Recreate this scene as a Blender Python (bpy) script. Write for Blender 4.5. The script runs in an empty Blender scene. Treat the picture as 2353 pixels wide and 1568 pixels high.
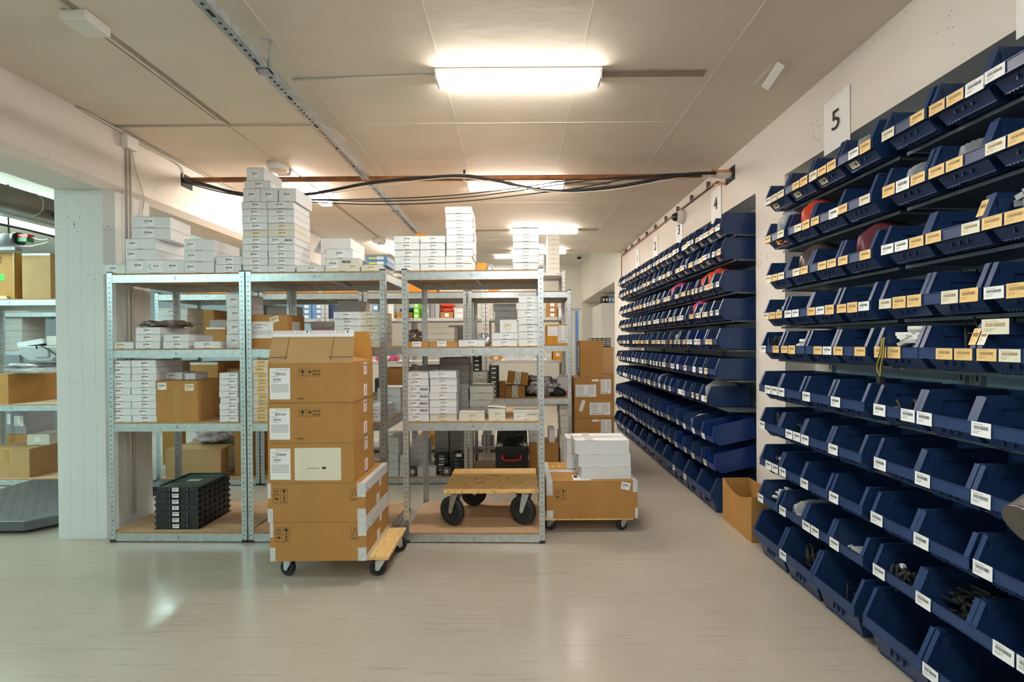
import bpy, bmesh, math, random
from mathutils import Vector, Matrix, noise
random.seed(7)
sc = bpy.context.scene
C = sc.collection
R = math.radians
F = 16.0/36.0*2353                 # focal length in pixels
CZ = 1.33                          # camera height

# ------------------------------------------------------------ camera
Mrot = Matrix.Rotation(R(90-0.40), 3, 'X') @ Matrix.Rotation(R(-0.40), 3, 'Z')
_d = Mrot.transposed() @ Vector((0, 1, 0))
CX = 1190 - F*_d.x/(-_d.z)
CY = 787 + F*_d.y/(-_d.z)
cd = bpy.data.cameras.new('camera'); cam = bpy.data.objects.new('camera', cd); C.objects.link(cam)
cd.lens = 16; cd.sensor_width = 36; cd.sensor_fit = 'HORIZONTAL'
cd.shift_x = -(CX-1176.5)/2353; cd.shift_y = (CY-784)/2353
cd.clip_start = 0.05; cd.clip_end = 100
cam.matrix_world = Matrix.Translation((0, 0, CZ)) @ Mrot.to_4x4()
sc.camera = cam

# ------------------------------------------------------------ world / exposure
w = bpy.data.worlds.new('world'); sc.world = w; w.use_nodes = True
w.node_tree.nodes['Background'].inputs[0].default_value = (0.9, 0.95, 1, 1)
w.node_tree.nodes['Background'].inputs[1].default_value = 0.25
vs = sc.view_settings
sc.display_settings.display_device = 'sRGB'
vs.view_transform = 'Standard'; vs.look = 'None'; vs.gamma = 1; vs.use_curve_mapping = False
vs.exposure = 2.1
LAMP_WARM = ((1.0, 0.91, 0.80), 17.0)
LAMP_COOL = ((0.68, 1.0, 0.95), 17.0)
LAMP_BACK = ((0.97, 1.0, 0.98), 12.5)

def P(px, py, Y):
    """the point on the plane at distance Y seen at a pixel of the photograph"""
    v = Mrot @ Vector(((px-CX)/F, -(py-CY)/F, -1))
    k = Y/v.y
    return Vector((v.x*k, Y, CZ+v.z*k))

# ------------------------------------------------------------ materials
MT = {}
def mat(name, col, rough=0.6, metal=0.0, var=0.08, scale=8.0, bump=0.0, bscale=60.0, spec=0.5,
        emis=None, trans=0.0, alpha=1.0, coat=0.0, stretch=(1, 1, 1)):
    m = bpy.data.materials.new(name); m.use_nodes = True
    nt = m.node_tree; b = nt.nodes['Principled BSDF']
    b.inputs['Roughness'].default_value = rough
    b.inputs['Metallic'].default_value = metal
    b.inputs['Specular IOR Level'].default_value = spec
    b.inputs['Coat Weight'].default_value = coat
    b.inputs['Alpha'].default_value = alpha
    b.inputs['Transmission Weight'].default_value = trans
    tc = nt.nodes.new('ShaderNodeTexCoord'); mp = nt.nodes.new('ShaderNodeMapping')
    mp.inputs['Scale'].default_value = stretch
    nt.links.new(tc.outputs['Object'], mp.inputs['Vector'])
    n = nt.nodes.new('ShaderNodeTexNoise'); n.inputs['Scale'].default_value = scale; n.inputs['Detail'].default_value = 5
    nt.links.new(mp.outputs['Vector'], n.inputs['Vector'])
    r = nt.nodes.new('ShaderNodeValToRGB')
    r.color_ramp.elements[0].position = 0.3; r.color_ramp.elements[1].position = 0.7
    r.color_ramp.elements[0].color = tuple(max(0, c*(1-var)) for c in col)+(1,)
    r.color_ramp.elements[1].color = tuple(min(1, c*(1+var)) for c in col)+(1,)
    nt.links.new(n.outputs['Fac'], r.inputs['Fac']); nt.links.new(r.outputs['Color'], b.inputs['Base Color'])
    if bump:
        n2 = nt.nodes.new('ShaderNodeTexNoise'); n2.inputs['Scale'].default_value = bscale; n2.inputs['Detail'].default_value = 3
        nt.links.new(mp.outputs['Vector'], n2.inputs['Vector'])
        bp = nt.nodes.new('ShaderNodeBump'); bp.inputs['Strength'].default_value = bump; bp.inputs['Distance'].default_value = 0.01
        nt.links.new(n2.outputs['Fac'], bp.inputs['Height']); nt.links.new(bp.outputs['Normal'], b.inputs['Normal'])
    if emis:
        b.inputs['Emission Color'].default_value = emis[0]+(1,); b.inputs['Emission Strength'].default_value = emis[1]
    MT[name] = m
    return m

def concrete(name, col, spots=True, rough=0.7):
    m = mat(name, col, rough=rough, var=0.04, scale=1.3, bump=0.25, bscale=9, spec=0.3)
    nt = m.node_tree; b = nt.nodes['Principled BSDF']
    src = b.inputs['Base Color'].links[0].from_socket
    tc = nt.nodes.new('ShaderNodeTexCoord')
    v = nt.nodes.new('ShaderNodeTexVoronoi'); v.inputs['Scale'].default_value = 42
    nt.links.new(tc.outputs['Object'], v.inputs['Vector'])
    n = nt.nodes.new('ShaderNodeTexNoise'); n.inputs['Scale'].default_value = 3.5; n.inputs['Detail'].default_value = 4
    nt.links.new(tc.outputs['Object'], n.inputs['Vector'])
    # small air holes: only where the noise is high
    mr = nt.nodes.new('ShaderNodeMapRange'); mr.inputs[1].default_value = 0.40; mr.inputs[2].default_value = 0.85
    mr.inputs[3].default_value = 0.0; mr.inputs[4].default_value = 0.26
    nt.links.new(n.outputs['Fac'], mr.inputs[0])
    lt = nt.nodes.new('ShaderNodeMath'); lt.operation = 'LESS_THAN'
    nt.links.new(v.outputs['Distance'], lt.inputs[0]); nt.links.new(mr.outputs[0], lt.inputs[1])
    mx = nt.nodes.new('ShaderNodeMix'); mx.data_type = 'RGBA'
    nt.links.new(lt.outputs[0], mx.inputs[0]); nt.links.new(src, mx.inputs[6])
    mx.inputs[7].default_value = (0.13, 0.11, 0.09, 1)
    nt.links.new(mx.outputs[2], b.inputs['Base Color'])
    return m

def bands(name, c1, c2, scale, dist, rough=0.5, axis='X', coat=0.0, stretch=(1, 1, 1)):
    m = bpy.data.materials.new(name); m.use_nodes = True
    nt = m.node_tree; b = nt.nodes['Principled BSDF']; b.inputs['Roughness'].default_value = rough
    b.inputs['Coat Weight'].default_value = coat
    tc = nt.nodes.new('ShaderNodeTexCoord'); mp = nt.nodes.new('ShaderNodeMapping'); mp.inputs['Scale'].default_value = stretch
    nt.links.new(tc.outputs['Object'], mp.inputs['Vector'])
    n = nt.nodes.new('ShaderNodeTexNoise'); n.inputs['Scale'].default_value = scale; n.inputs['Detail'].default_value = 1.5
    nt.links.new(mp.outputs['Vector'], n.inputs['Vector'])
    mu = nt.nodes.new('ShaderNodeMath'); mu.operation = 'MULTIPLY'; mu.inputs[1].default_value = dist
    nt.links.new(n.outputs['Fac'], mu.inputs[0])
    fr = nt.nodes.new('ShaderNodeMath'); fr.operation = 'FRACT'; nt.links.new(mu.outputs[0], fr.inputs[0])
    r = nt.nodes.new('ShaderNodeValToRGB')
    e = r.color_ramp.elements
    e[0].position = 0.0; e[0].color = c2+(1,); e[1].position = 0.10; e[1].color = c1+(1,)
    x = e.new(0.86); x.color = tuple(a*0.93 for a in c1)+(1,); x = e.new(1.0); x.color = c2+(1,)
    nt.links.new(fr.outputs[0], r.inputs['Fac']); nt.links.new(r.outputs['Color'], b.inputs['Base Color'])
    MT[name] = m
    return m

concrete('wall_paint', (0.76, 0.705, 0.655))
concrete('column_paint', (0.66, 0.675, 0.67))
mat('ceiling_paint', (0.74, 0.675, 0.59), rough=0.65, var=0.04, scale=1.2, bump=0.22, bscale=6, spec=0.35, stretch=(1, 2.6, 1))
mat('far_paint', (0.80, 0.79, 0.72), var=0.03, scale=1)
mat('back_grey', (0.42, 0.46, 0.50), var=0.05, scale=1)
# floor: worn, glossy epoxy with fine scratches
fm = mat('floor_epoxy', (0.41, 0.362, 0.305), rough=0.2, var=0.07, scale=1.6, bump=0.0, spec=0.5)
nt = fm.node_tree; b = nt.nodes['Principled BSDF']
tc = nt.nodes.new('ShaderNodeTexCoord')
n = nt.nodes.new('ShaderNodeTexNoise'); n.inputs['Scale'].default_value = 14; n.inputs['Detail'].default_value = 8; n.inputs['Roughness'].default_value = 0.7
mp = nt.nodes.new('ShaderNodeMapping'); mp.inputs['Scale'].default_value = (0.35, 1.6, 1); mp.inputs['Rotation'].default_value = (0, 0, 0.35)
nt.links.new(tc.outputs['Object'], mp.inputs[0]); nt.links.new(mp.outputs[0], n.inputs['Vector'])
mr = nt.nodes.new('ShaderNodeMapRange'); mr.inputs[1].default_value = 0.3; mr.inputs[2].default_value = 0.75; mr.inputs[3].default_value = 0.13; mr.inputs[4].default_value = 0.30
nt.links.new(n.outputs['Fac'], mr.inputs[0]); nt.links.new(mr.outputs[0], b.inputs['Roughness'])
ns = nt.nodes.new('ShaderNodeTexNoise'); ns.inputs['Scale'].default_value = 5; ns.inputs['Detail'].default_value = 4
nt.links.new(mp.outputs[0], ns.inputs['Vector'])
bp = nt.nodes.new('ShaderNodeBump'); bp.inputs['Strength'].default_value = 0.10; bp.inputs['Distance'].default_value = 0.01
nt.links.new(ns.outputs['Fac'], bp.inputs['Height']); nt.links.new(bp.outputs[0], b.inputs['Normal'])
prev = b.inputs['Base Color'].links[0].from_socket
for (sx, sy, rz, sc_, th, am) in ((0.5, 16.0, 0.45, 4.0, 0.58, 0.55), (0.3, 18.0, -0.35, 4.0, 0.58, 0.55), (0.6, 14.0, 1.2, 4.0, 0.60, 0.45), (3.0, 5.0, 0.2, 12.0, 0.56, 0.16)):
    mp2 = nt.nodes.new('ShaderNodeMapping'); mp2.inputs['Scale'].default_value = (sx, sy, 1); mp2.inputs['Rotation'].default_value = (0, 0, rz)
    n3 = nt.nodes.new('ShaderNodeTexNoise'); n3.inputs['Scale'].default_value = sc_; n3.inputs['Detail'].default_value = 8; n3.inputs['Roughness'].default_value = 0.7
    nt.links.new(tc.outputs['Object'], mp2.inputs[0]); nt.links.new(mp2.outputs[0], n3.inputs['Vector'])
    m3 = nt.nodes.new('ShaderNodeMapRange'); m3.inputs[1].default_value = th; m3.inputs[2].default_value = th+0.12; m3.inputs[3].default_value = 0.0; m3.inputs[4].default_value = am
    nt.links.new(n3.outputs['Fac'], m3.inputs[0])
    mx = nt.nodes.new('ShaderNodeMix'); mx.data_type = 'RGBA'; nt.links.new(m3.outputs[0], mx.inputs[0])
    nt.links.new(prev, mx.inputs[6]); mx.inputs[7].default_value = (0.17, 0.14, 0.11, 1); prev = mx.outputs[2]
nt.links.new(prev, b.inputs['Base Color'])

mat('galvanised', (0.60, 0.66, 0.68), rough=0.36, metal=0.9, var=0.13, scale=30, bump=0.05, bscale=50)
mat('galvanised_dark', (0.42, 0.46, 0.48), rough=0.4, metal=0.85, var=0.2, scale=30)
mat('hole', (0.03, 0.03, 0.03), rough=0.8)
mat('chipboard', (0.52, 0.34, 0.20), rough=0.75, var=0.12, scale=70)
mat('chip_edge', (0.36, 0.22, 0.10), rough=0.8, var=0.4, scale=160)
mat('white_card', (0.70, 0.72, 0.74), rough=0.55, var=0.02, scale=3, spec=0.35)
mat('white_card_warm', (0.66, 0.645, 0.58), rough=0.6, var=0.03, scale=3, spec=0.3)
mat('grey_card', (0.36, 0.345, 0.33), rough=0.65, var=0.03, scale=3)  # shade on white cartons farther back put into the colour; also plain grey card
mat('card', (0.43, 0.222, 0.068), rough=0.7, var=0.07, scale=6, spec=0.25)
mat('card_light', (0.46, 0.285, 0.13), rough=0.7, var=0.07, scale=6, spec=0.25)
mat('card_inner', (0.50, 0.235, 0.045), rough=0.75, var=0.06, scale=30, stretch=(6, 1, 1))
mat('card_edge', (0.22, 0.12, 0.05), rough=0.8)
mat('seam', (0.16, 0.14, 0.12), rough=0.9)
mat('ink', (0.025, 0.022, 0.02), rough=0.7)
mat('bar_ink', (0.13, 0.13, 0.14), rough=0.7)
mat('brown_ink', (0.36, 0.24, 0.12), rough=0.7)
mat('red_ink', (0.62, 0.05, 0.08), rough=0.6)
mat('blue_ink', (0.05, 0.08, 0.30), rough=0.6)
mat('green_ink', (0.05, 0.35, 0.08), rough=0.6)
mat('paper', (0.82, 0.83, 0.84), rough=0.5, var=0.02)
mat('paper_lit', (0.88, 0.88, 0.88), rough=0.6, var=0.01)
mat('paper_warm', (0.72, 0.69, 0.55), rough=0.5, var=0.04)
mat('paper_yellow', (0.78, 0.53, 0.22), rough=0.5, var=0.05)
mat('tape_tan', (0.42, 0.24, 0.06), rough=0.3, var=0.03)
mat('tape_clear', (0.62, 0.62, 0.62), rough=0.25, var=0.12, scale=40)
mat('bin_blue', (0.016, 0.044, 0.132), rough=0.36, var=0.14, scale=9, spec=0.55, bump=0.02, bscale=120)
mat('bin_bright', (0.010, 0.036, 0.17), rough=0.35, var=0.1, scale=9, spec=0.55)
mat('rack_panel', (0.52, 0.68, 0.80), rough=0.4, var=0.05, scale=2)
mat('rack_metal', (0.42, 0.47, 0.50), rough=0.4, metal=0.4, var=0.05)
mat('rack_shelf', (0.10, 0.125, 0.16), rough=0.5, metal=0.3, var=0.1)
mat('grey_white_metal', (0.62, 0.62, 0.61), rough=0.4, metal=0.1, var=0.03)
mat('black_plastic', (0.018, 0.02, 0.023), rough=0.35, var=0.1, spec=0.6)
mat('black_matte', (0.02, 0.02, 0.022), rough=0.7, var=0.1)
mat('rubber', (0.022, 0.023, 0.025), rough=0.5, var=0.15, scale=20)
mat('cable_black', (0.02, 0.022, 0.025), rough=0.5)
mat('cable_white', (0.66, 0.62, 0.54), rough=0.5)
mat('cable_yellow', (0.55, 0.42, 0.03), rough=0.5)
mat('copper_pipe', (0.36, 0.15, 0.06), rough=0.45, metal=0.3, var=0.35, scale=9)
mat('copper', (0.75, 0.33, 0.14), rough=0.3, metal=0.8)
mat('batten', (0.34, 0.28, 0.22), rough=0.7, var=0.2, scale=12)
mat('white_plastic', (0.78, 0.77, 0.73), rough=0.35, var=0.02)
mat('lens_dark', (0.02, 0.02, 0.02), rough=0.1, spec=0.8)
mat('silver_bag', (0.42, 0.42, 0.45), rough=0.22, metal=0.75, var=0.3, scale=10, bump=0.5, bscale=14)
mat('brown_bag', (0.17, 0.13, 0.11), rough=0.25, metal=0.4, var=0.5, scale=9, bump=0.5, bscale=20)
mat('clear_bag', (0.74, 0.76, 0.78), rough=0.15, var=0.1, alpha=0.42, bump=0.5, bscale=25)
mat('pink_bag', (0.72, 0.10, 0.25), rough=0.3, alpha=0.85, bump=0.4, bscale=20)
mat('red_bag', (0.75, 0.09, 0.05), rough=0.3, alpha=0.9, bump=0.5, bscale=20)
mat('maroon_bag', (0.20, 0.05, 0.07), rough=0.25, alpha=0.85, bump=0.5, bscale=20)
mat('bubble_wrap', (0.46, 0.38, 0.40), rough=0.25, alpha=0.9, bump=1.0, bscale=60, var=0.3, scale=25)
mat('connector', (0.75, 0.75, 0.72), rough=0.4)
mat('connector_grey', (0.36, 0.38, 0.40), rough=0.45)
mat('blue_box', (0.16, 0.32, 0.58), rough=0.45, var=0.1)
mat('blue_dark', (0.03, 0.06, 0.14), rough=0.5)
mat('blue_steel', (0.10, 0.24, 0.52), rough=0.4)
mat('orange_card', (0.68, 0.30, 0.02), rough=0.6)
mat('yellow', (0.85, 0.72, 0.03), rough=0.5)
mat('lime', (0.22, 0.75, 0.03), rough=0.5)
mat('green_sticker', (0.04, 0.70, 0.05), rough=0.5)
mat('red', (0.65, 0.02, 0.02), rough=0.4)
mat('green', (0.02, 0.25, 0.10), rough=0.4)
mat('pcb_green', (0.02, 0.10, 0.07), rough=0.35, var=0.3, scale=30)
mat('purple_dark', (0.035, 0.02, 0.07), rough=0.4)
mat('pewter', (0.28, 0.28, 0.31), rough=0.5)
mat('grey_plastic', (0.40, 0.42, 0.44), rough=0.4)
mat('scale_plate', (0.105, 0.11, 0.125), rough=0.4, metal=0.3, var=0.1, scale=12)
mat('duct', (0.20, 0.18, 0.17), rough=0.35, metal=0.8, var=0.2, scale=3)
mat('steel_dark', (0.16, 0.15, 0.14), rough=0.35, metal=0.8, var=0.2)
mat('lamp_warm', (0.9, 0.9, 0.88), emis=LAMP_WARM)
mat('lamp_cool', (0.9, 0.9, 0.88), emis=LAMP_COOL)
mat('lamp_back', (0.9, 0.9, 0.88), emis=LAMP_BACK)
bands('plywood', (0.84, 0.53, 0.19), (0.50, 0.20, 0.04), 2.3, 16.0, rough=0.4, coat=0.2, stretch=(1.0, 1.7, 1))
bands('pine', (0.86, 0.60, 0.25), (0.62, 0.33, 0.09), 1.6, 18.0, rough=0.5, stretch=(6, 0.8, 1))

# ------------------------------------------------------------ mesh builder
class MB:
    def __init__(s): s.v = []; s.f = []; s.m = []; s.mats = []; s.sm = []
    def mi(s, name):
        if name not in s.mats: s.mats.append(name)
        return s.mats.index(name)
    def box(s, x0, x1, y0, y1, z0, z1, m):
        i = len(s.v); k = s.mi(m)
        s.v += [(x0, y0, z0), (x1, y0, z0), (x1, y1, z0), (x0, y1, z0), (x0, y0, z1), (x1, y0, z1), (x1, y1, z1), (x0, y1, z1)]
        for q in ((0, 3, 2, 1), (4, 5, 6, 7), (0, 1, 5, 4), (1, 2, 6, 5), (2, 3, 7, 6), (3, 0, 4, 7)):
            s.f.append(tuple(i+a for a in q)); s.m.append(k); s.sm.append(False)
        return s
    def hexa(s, pts, m):
        """eight corners: bottom loop then top loop"""
        i = len(s.v); k = s.mi(m); s.v += [tuple(p) for p in pts]
        for q in ((0, 3, 2, 1), (4, 5, 6, 7), (0, 1, 5, 4), (1, 2, 6, 5), (2, 3, 7, 6), (3, 0, 4, 7)):
            s.f.append(tuple(i+a for a in q)); s.m.append(k); s.sm.append(False)
        return s
    def prism(s, prof, ax, a0, a1, m):
        """profile in the two other axes, extruded along ax"""
        i = len(s.v); k = s.mi(m); n = len(prof)
        def pt(p, a):
            if ax == 'x': return (a, p[0], p[1])
            if ax == 'y': return (p[0], a, p[1])
            return (p[0], p[1], a)
        s.v += [pt(p, a0) for p in prof]+[pt(p, a1) for p in prof]
        s.f.append(tuple(range(i, i+n))); s.f.append(tuple(range(i+2*n-1, i+n-1, -1)))
        s.m += [k, k]; s.sm += [False, False]
        for j in range(n):
            q = (j+1) % n
            s.f.append((i+j, i+q, i+n+q, i+n+j)); s.m.append(k); s.sm.append(False)
        return s
    def quad(s, a, b_, c, d, m):
        i = len(s.v); s.v += [tuple(a), tuple(b_), tuple(c), tuple(d)]
        s.f.append((i, i+1, i+2, i+3)); s.m.append(s.mi(m)); s.sm.append(False); return s
    def slab(s, a, b_, c, d, t, m):
        """a quad a-b-c-d thickened by t against its normal"""
        a, b_, c, d = map(Vector, (a, b_, c, d))
        n = (b_-a).cross(d-a).normalized()*t
        return s.hexa([a-n, b_-n, c-n, d-n, a, b_, c, d], m)
    def lathe(s, prof, ax, c, m, n=24, smooth=True):
        """profile (radius, along) turned about axis ax through c"""
        i = len(s.v); k = s.mi(m); q = len(prof)
        for j in range(n):
            t = 2*math.pi*j/n; co, si = math.cos(t), math.sin(t)
            for r_, a in prof:
                if ax == 'x': p = (c[0]+a, c[1]+r_*co, c[2]+r_*si)
                elif ax == 'y': p = (c[0]+r_*co, c[1]+a, c[2]+r_*si)
                else: p = (c[0]+r_*co, c[1]+r_*si, c[2]+a)
                s.v.append(p)
        for j in range(n):
            for a in range(q-1):
                s.f.append((i+j*q+a, i+j*q+a+1, i+((j+1) % n)*q+a+1, i+((j+1) % n)*q+a)); s.m.append(k); s.sm.append(smooth)
        return s
    def cyl(s, c, r_, h, ax, m, n=20):
        return s.lathe([(0.0001, 0), (r_, 0), (r_, h), (0.0001, h)], ax, c, m, n, smooth=False)
    def tube(s, pts, r_, m, n=8):
        pts = [Vector(p) for p in pts]; k = s.mi(m); i = len(s.v)
        up = Vector((0, 0, 1))
        for a, p in enumerate(pts):
            t = (pts[min(a+1, len(pts)-1)]-pts[max(a-1, 0)])
            t = t.normalized() if t.length > 1e-9 else Vector((1, 0, 0))
            u = t.cross(up)
            if u.length < 0.05: u = t.cross(Vector((1, 0, 0)))
            u.normalize(); w_ = t.cross(u).normalized()
            for j in range(n):
                an = 2*math.pi*j/n
                s.v.append(tuple(p+u*(r_*math.cos(an))+w_*(r_*math.sin(an))))
        for a in range(len(pts)-1):
            for j in range(n):
                s.f.append((i+a*n+j, i+a*n+(j+1) % n, i+(a+1)*n+(j+1) % n, i+(a+1)*n+j)); s.m.append(k); s.sm.append(True)
        s.f.append(tuple(i+j for j in range(n))); s.m.append(k); s.sm.append(False)
        e = i+(len(pts)-1)*n
        s.f.append(tuple(e+j for j in range(n-1, -1, -1))); s.m.append(k); s.sm.append(False)
        return s
    def mesh(s, name):
        me = bpy.data.meshes.new(name); me.from_pydata(s.v, [], s.f)
        for m in s.mats: me.materials.append(MT[m])
        me.polygons.foreach_set('material_index', s.m); me.polygons.foreach_set('use_smooth', s.sm)
        me.update()
        bm = bmesh.new(); bm.from_mesh(me); bmesh.ops.recalc_face_normals(bm, faces=bm.faces); bm.to_mesh(me); bm.free()
        return me
    def build(s, name, parent=None, loc=None, bevel=0):
        o = bpy.data.objects.new(name, s.mesh(name)); C.objects.link(o)
        if parent: o.parent = parent
        if loc is not None: o.location = loc
        if bevel:
            bv = o.modifiers.new('bevel', 'BEVEL'); bv.width = bevel; bv.segments = 2; bv.limit_method = 'ANGLE'
        return o

def smooth_pts(pts, k=6):
    """Catmull-Rom through the points"""
    pts = [Vector(p) for p in pts]; out = []
    for i in range(len(pts)-1):
        p0 = pts[max(i-1, 0)]; p1 = pts[i]; p2 = pts[i+1]; p3 = pts[min(i+2, len(pts)-1)]
        for j in range(k):
            t = j/k
            out.append(0.5*((2*p1)+(p2-p0)*t+(2*p0-5*p1+4*p2-p3)*t*t+(3*p1-p0-3*p2+p3)*t**3))
    out.append(pts[-1]); return out

def tag(o, label, cat, group=None, kind=None):
    o['label'] = label; o['category'] = cat
    if group: o['group'] = group
    if kind: o['kind'] = kind
    return o
def struct(o, label=None):
    o['kind'] = 'structure'
    if label: o['label'] = label
    return o
def empty(name, loc=(0, 0, 0), rz=0):
    o = bpy.data.objects.new(name, None); C.objects.link(o); o.location = loc; o.rotation_euler = (0, 0, rz)
    o.empty_display_size = 0.1
    return o
def copy_tree(o, parent=None):
    c = o.copy(); C.objects.link(c); c.parent = parent
    for ch in list(o.children): copy_tree(ch, c)
    return c

def text_mesh(body, size, m, ext=0.0004):
    cu = bpy.data.curves.new('t', 'FONT'); cu.body = body; cu.size = size; cu.extrude = ext
    cu.offset = 0.035*size if body == 'PROD' else 0; cu.align_x = 'CENTER'; cu.align_y = 'CENTER'
    o = bpy.data.objects.new('t', cu); C.objects.link(o)
    dg = bpy.context.evaluated_depsgraph_get()
    me = bpy.data.meshes.new_from_object(o.evaluated_get(dg))
    me.materials.clear(); me.materials.append(MT[m])
    bpy.data.objects.remove(o)
    return me
FACE = {'front': 0, 'right': R(90), 'left': R(-90), 'back': R(180)}
def printed(parent, name, body, size, m, loc, face='front', tilt=0, sx=1.0):
    o = bpy.data.objects.new(name, text_mesh(body, size, m)); C.objects.link(o); o.parent = parent
    o.location = loc; o.rotation_euler = (R(90), tilt, FACE[face]) if face != 'top' else (0, 0, tilt)
    o.scale = (sx, 1, 1)
    return o

# ------------------------------------------------------------ stickers (unit plates in the local XZ plane, facing -Y)
def sticker_mesh(kind, seed):
    rr = random.Random(seed); mb = MB()
    base = {'bar': 'paper', 'warm': 'paper_warm', 'yellow': 'paper_yellow', 'ship': 'paper', 'plain': 'paper', 'list': 'paper'}[kind]
    ink = 'brown_ink' if kind in ('warm', 'yellow') else 'bar_ink'
    mb.box(-0.5, 0.5, -0.0006, 0, -0.5, 0.5, base)
    def bars(x0, x1, z0, z1):
        x = x0
        while x < x1:
            wd = rr.choice((0.008, 0.014, 0.022))
            mb.box(x, min(x+wd, x1), -0.001, -0.0006, z0, z1, ink); x += wd+rr.choice((0.010, 0.016, 0.022))
    def line(x0, x1, z, h=0.012):
        x = x0
        while x < x1-0.01:
            wd = rr.uniform(0.03, 0.09); mb.box(x, min(x+wd, x1), -0.001, -0.0006, z, z+h, ink); x += wd+0.015
    if kind in ('bar', 'warm', 'yellow'):
        bars(-0.36, 0.36, 0.0, 0.24); line(-0.4, 0.1, 0.33, 0.03); line(-0.4, 0.0, -0.16, 0.035); line(-0.4, -0.1, -0.28, 0.035)
    elif kind == 'ship':
        line(-0.2, 0.4, 0.44); line(-0.42, 0.0, 0.36); bars(-0.22, 0.30, 0.27, 0.34); line(-0.42, -0.1, 0.22)
        bars(-0.32, 0.05, 0.10, 0.17); line(-0.4, -0.05, 0.05)
        for j in range(6): line(-0.42, 0.42, -0.04-j*0.045, 0.014)
    elif kind == 'list':
        for j in range(9):
            line(-0.42, -0.1, 0.38-j*0.08, 0.02); line(0.1, 0.4, 0.38-j*0.08, 0.02)
        bars(-0.4, 0.2, -0.44, -0.36)
    return mb.mesh('label_'+kind)
STK = {}
def sticker(parent, kind, cx, cz, wd, ht, off=0.0, face='front', half=(0, 0), roll=0, name='label'):
    """half = half sizes (x,y) of the parent box, so the plate lies on its outer face"""
    key = (kind, random.randint(0, 2))
    if key not in STK: STK[key] = sticker_mesh(*key)
    o = bpy.data.objects.new(name, STK[key]); C.objects.link(o); o.parent = parent
    o.scale = (wd, 1, ht)
    if face == 'front': o.location = (cx, -half[1]-0.0004-off, cz); o.rotation_euler = (0, roll, 0)
    elif face == 'right': o.location = (half[0]+0.0004+off, cx, cz); o.rotation_euler = (0, roll, R(90))
    elif face == 'left': o.location = (-half[0]-0.0004-off, cx, cz); o.rotation_euler = (0, roll, R(-90))
    elif face == 'top': o.location = (cx, cz, half[0]+0.0004+off); o.rotation_euler = (R(-90), 0, 0); o.rotation_euler = (R(-90), roll, 0)
    return o
def strip(parent, name, x0, x1, y0, y1, z0, z1, m):
    return MB().box(x0, x1, y0, y1, z0, z1, m).build(name, parent)

# ------------------------------------------------------------ cartons
def carton_mesh(wd, dp, h, m, style='mailer'):
    mb = MB(); x, y = wd/2, dp/2; e = 0.0006
    mb.box(-x, x, -y, y, 0, h, m)
    if style == 'mailer':      # lid tucked in at the front and round the sides
        mb.box(-x+0.001, x-0.001, -y-e, -y, h-0.0022, h-0.0006, 'seam')
        mb.box(-x*0.22, x*0.22, -y-e, -y, 0.0006, 0.003, 'seam')
        mb.box(x, x+e, -y+0.002, y-0.002, h-0.004, h-0.0022, 'seam')
    elif style == 'regular':   # taped top slit, dark flap edges
        mb.box(-x, x, -0.0015, 0.0015, h, h+e, 'seam')
        mb.box(-x, x, -y-e, -y, h-0.0016, h-0.0003, 'card_edge')
        mb.box(x, x+e, -y, y, h-0.003, h-0.0012, 'card_edge')
    return mb
def carton(label, X0, X1, Yf, dp, z0, h, m='white_card', style='mailer', rz=0, name='cardboard_box', group=None, cat='box', bevel=0.0025):
    wd = abs(X1-X0)
    o = carton_mesh(wd, dp, h, m, style).build(name, None, bevel=bevel)
    o.location = ((X0+X1)/2-math.sin(rz)*dp/2*0, Yf+dp/2, z0); o.rotation_euler = (0, 0, rz)
    tag(o, label, cat, group)
    o['_w'] = wd; o['_d'] = dp; o['_h'] = h
    return o
def box_label(o, kind='bar', fx=0.5, fz=0.5, wd=0.07, ht=None, face='front', roll=0, name='label'):
    W_, D_, H_ = o['_w'], o['_d'], o['_h']
    if ht is None: ht = min(H_*0.8, 0.042)
    if face in ('front',): return sticker(o, kind, (fx-0.5)*W_, fz*H_, wd, ht, 0, face, (W_/2, D_/2), roll, name)
    if face in ('right', 'left'): return sticker(o, kind, (fx-0.5)*D_, fz*H_, wd, ht, 0, face, (W_/2, D_/2), roll, name)
    return sticker(o, kind, (fx-0.5)*W_, (fz-0.5)*D_, wd, ht, 0, 'top', (H_, 0), roll, name)

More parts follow.
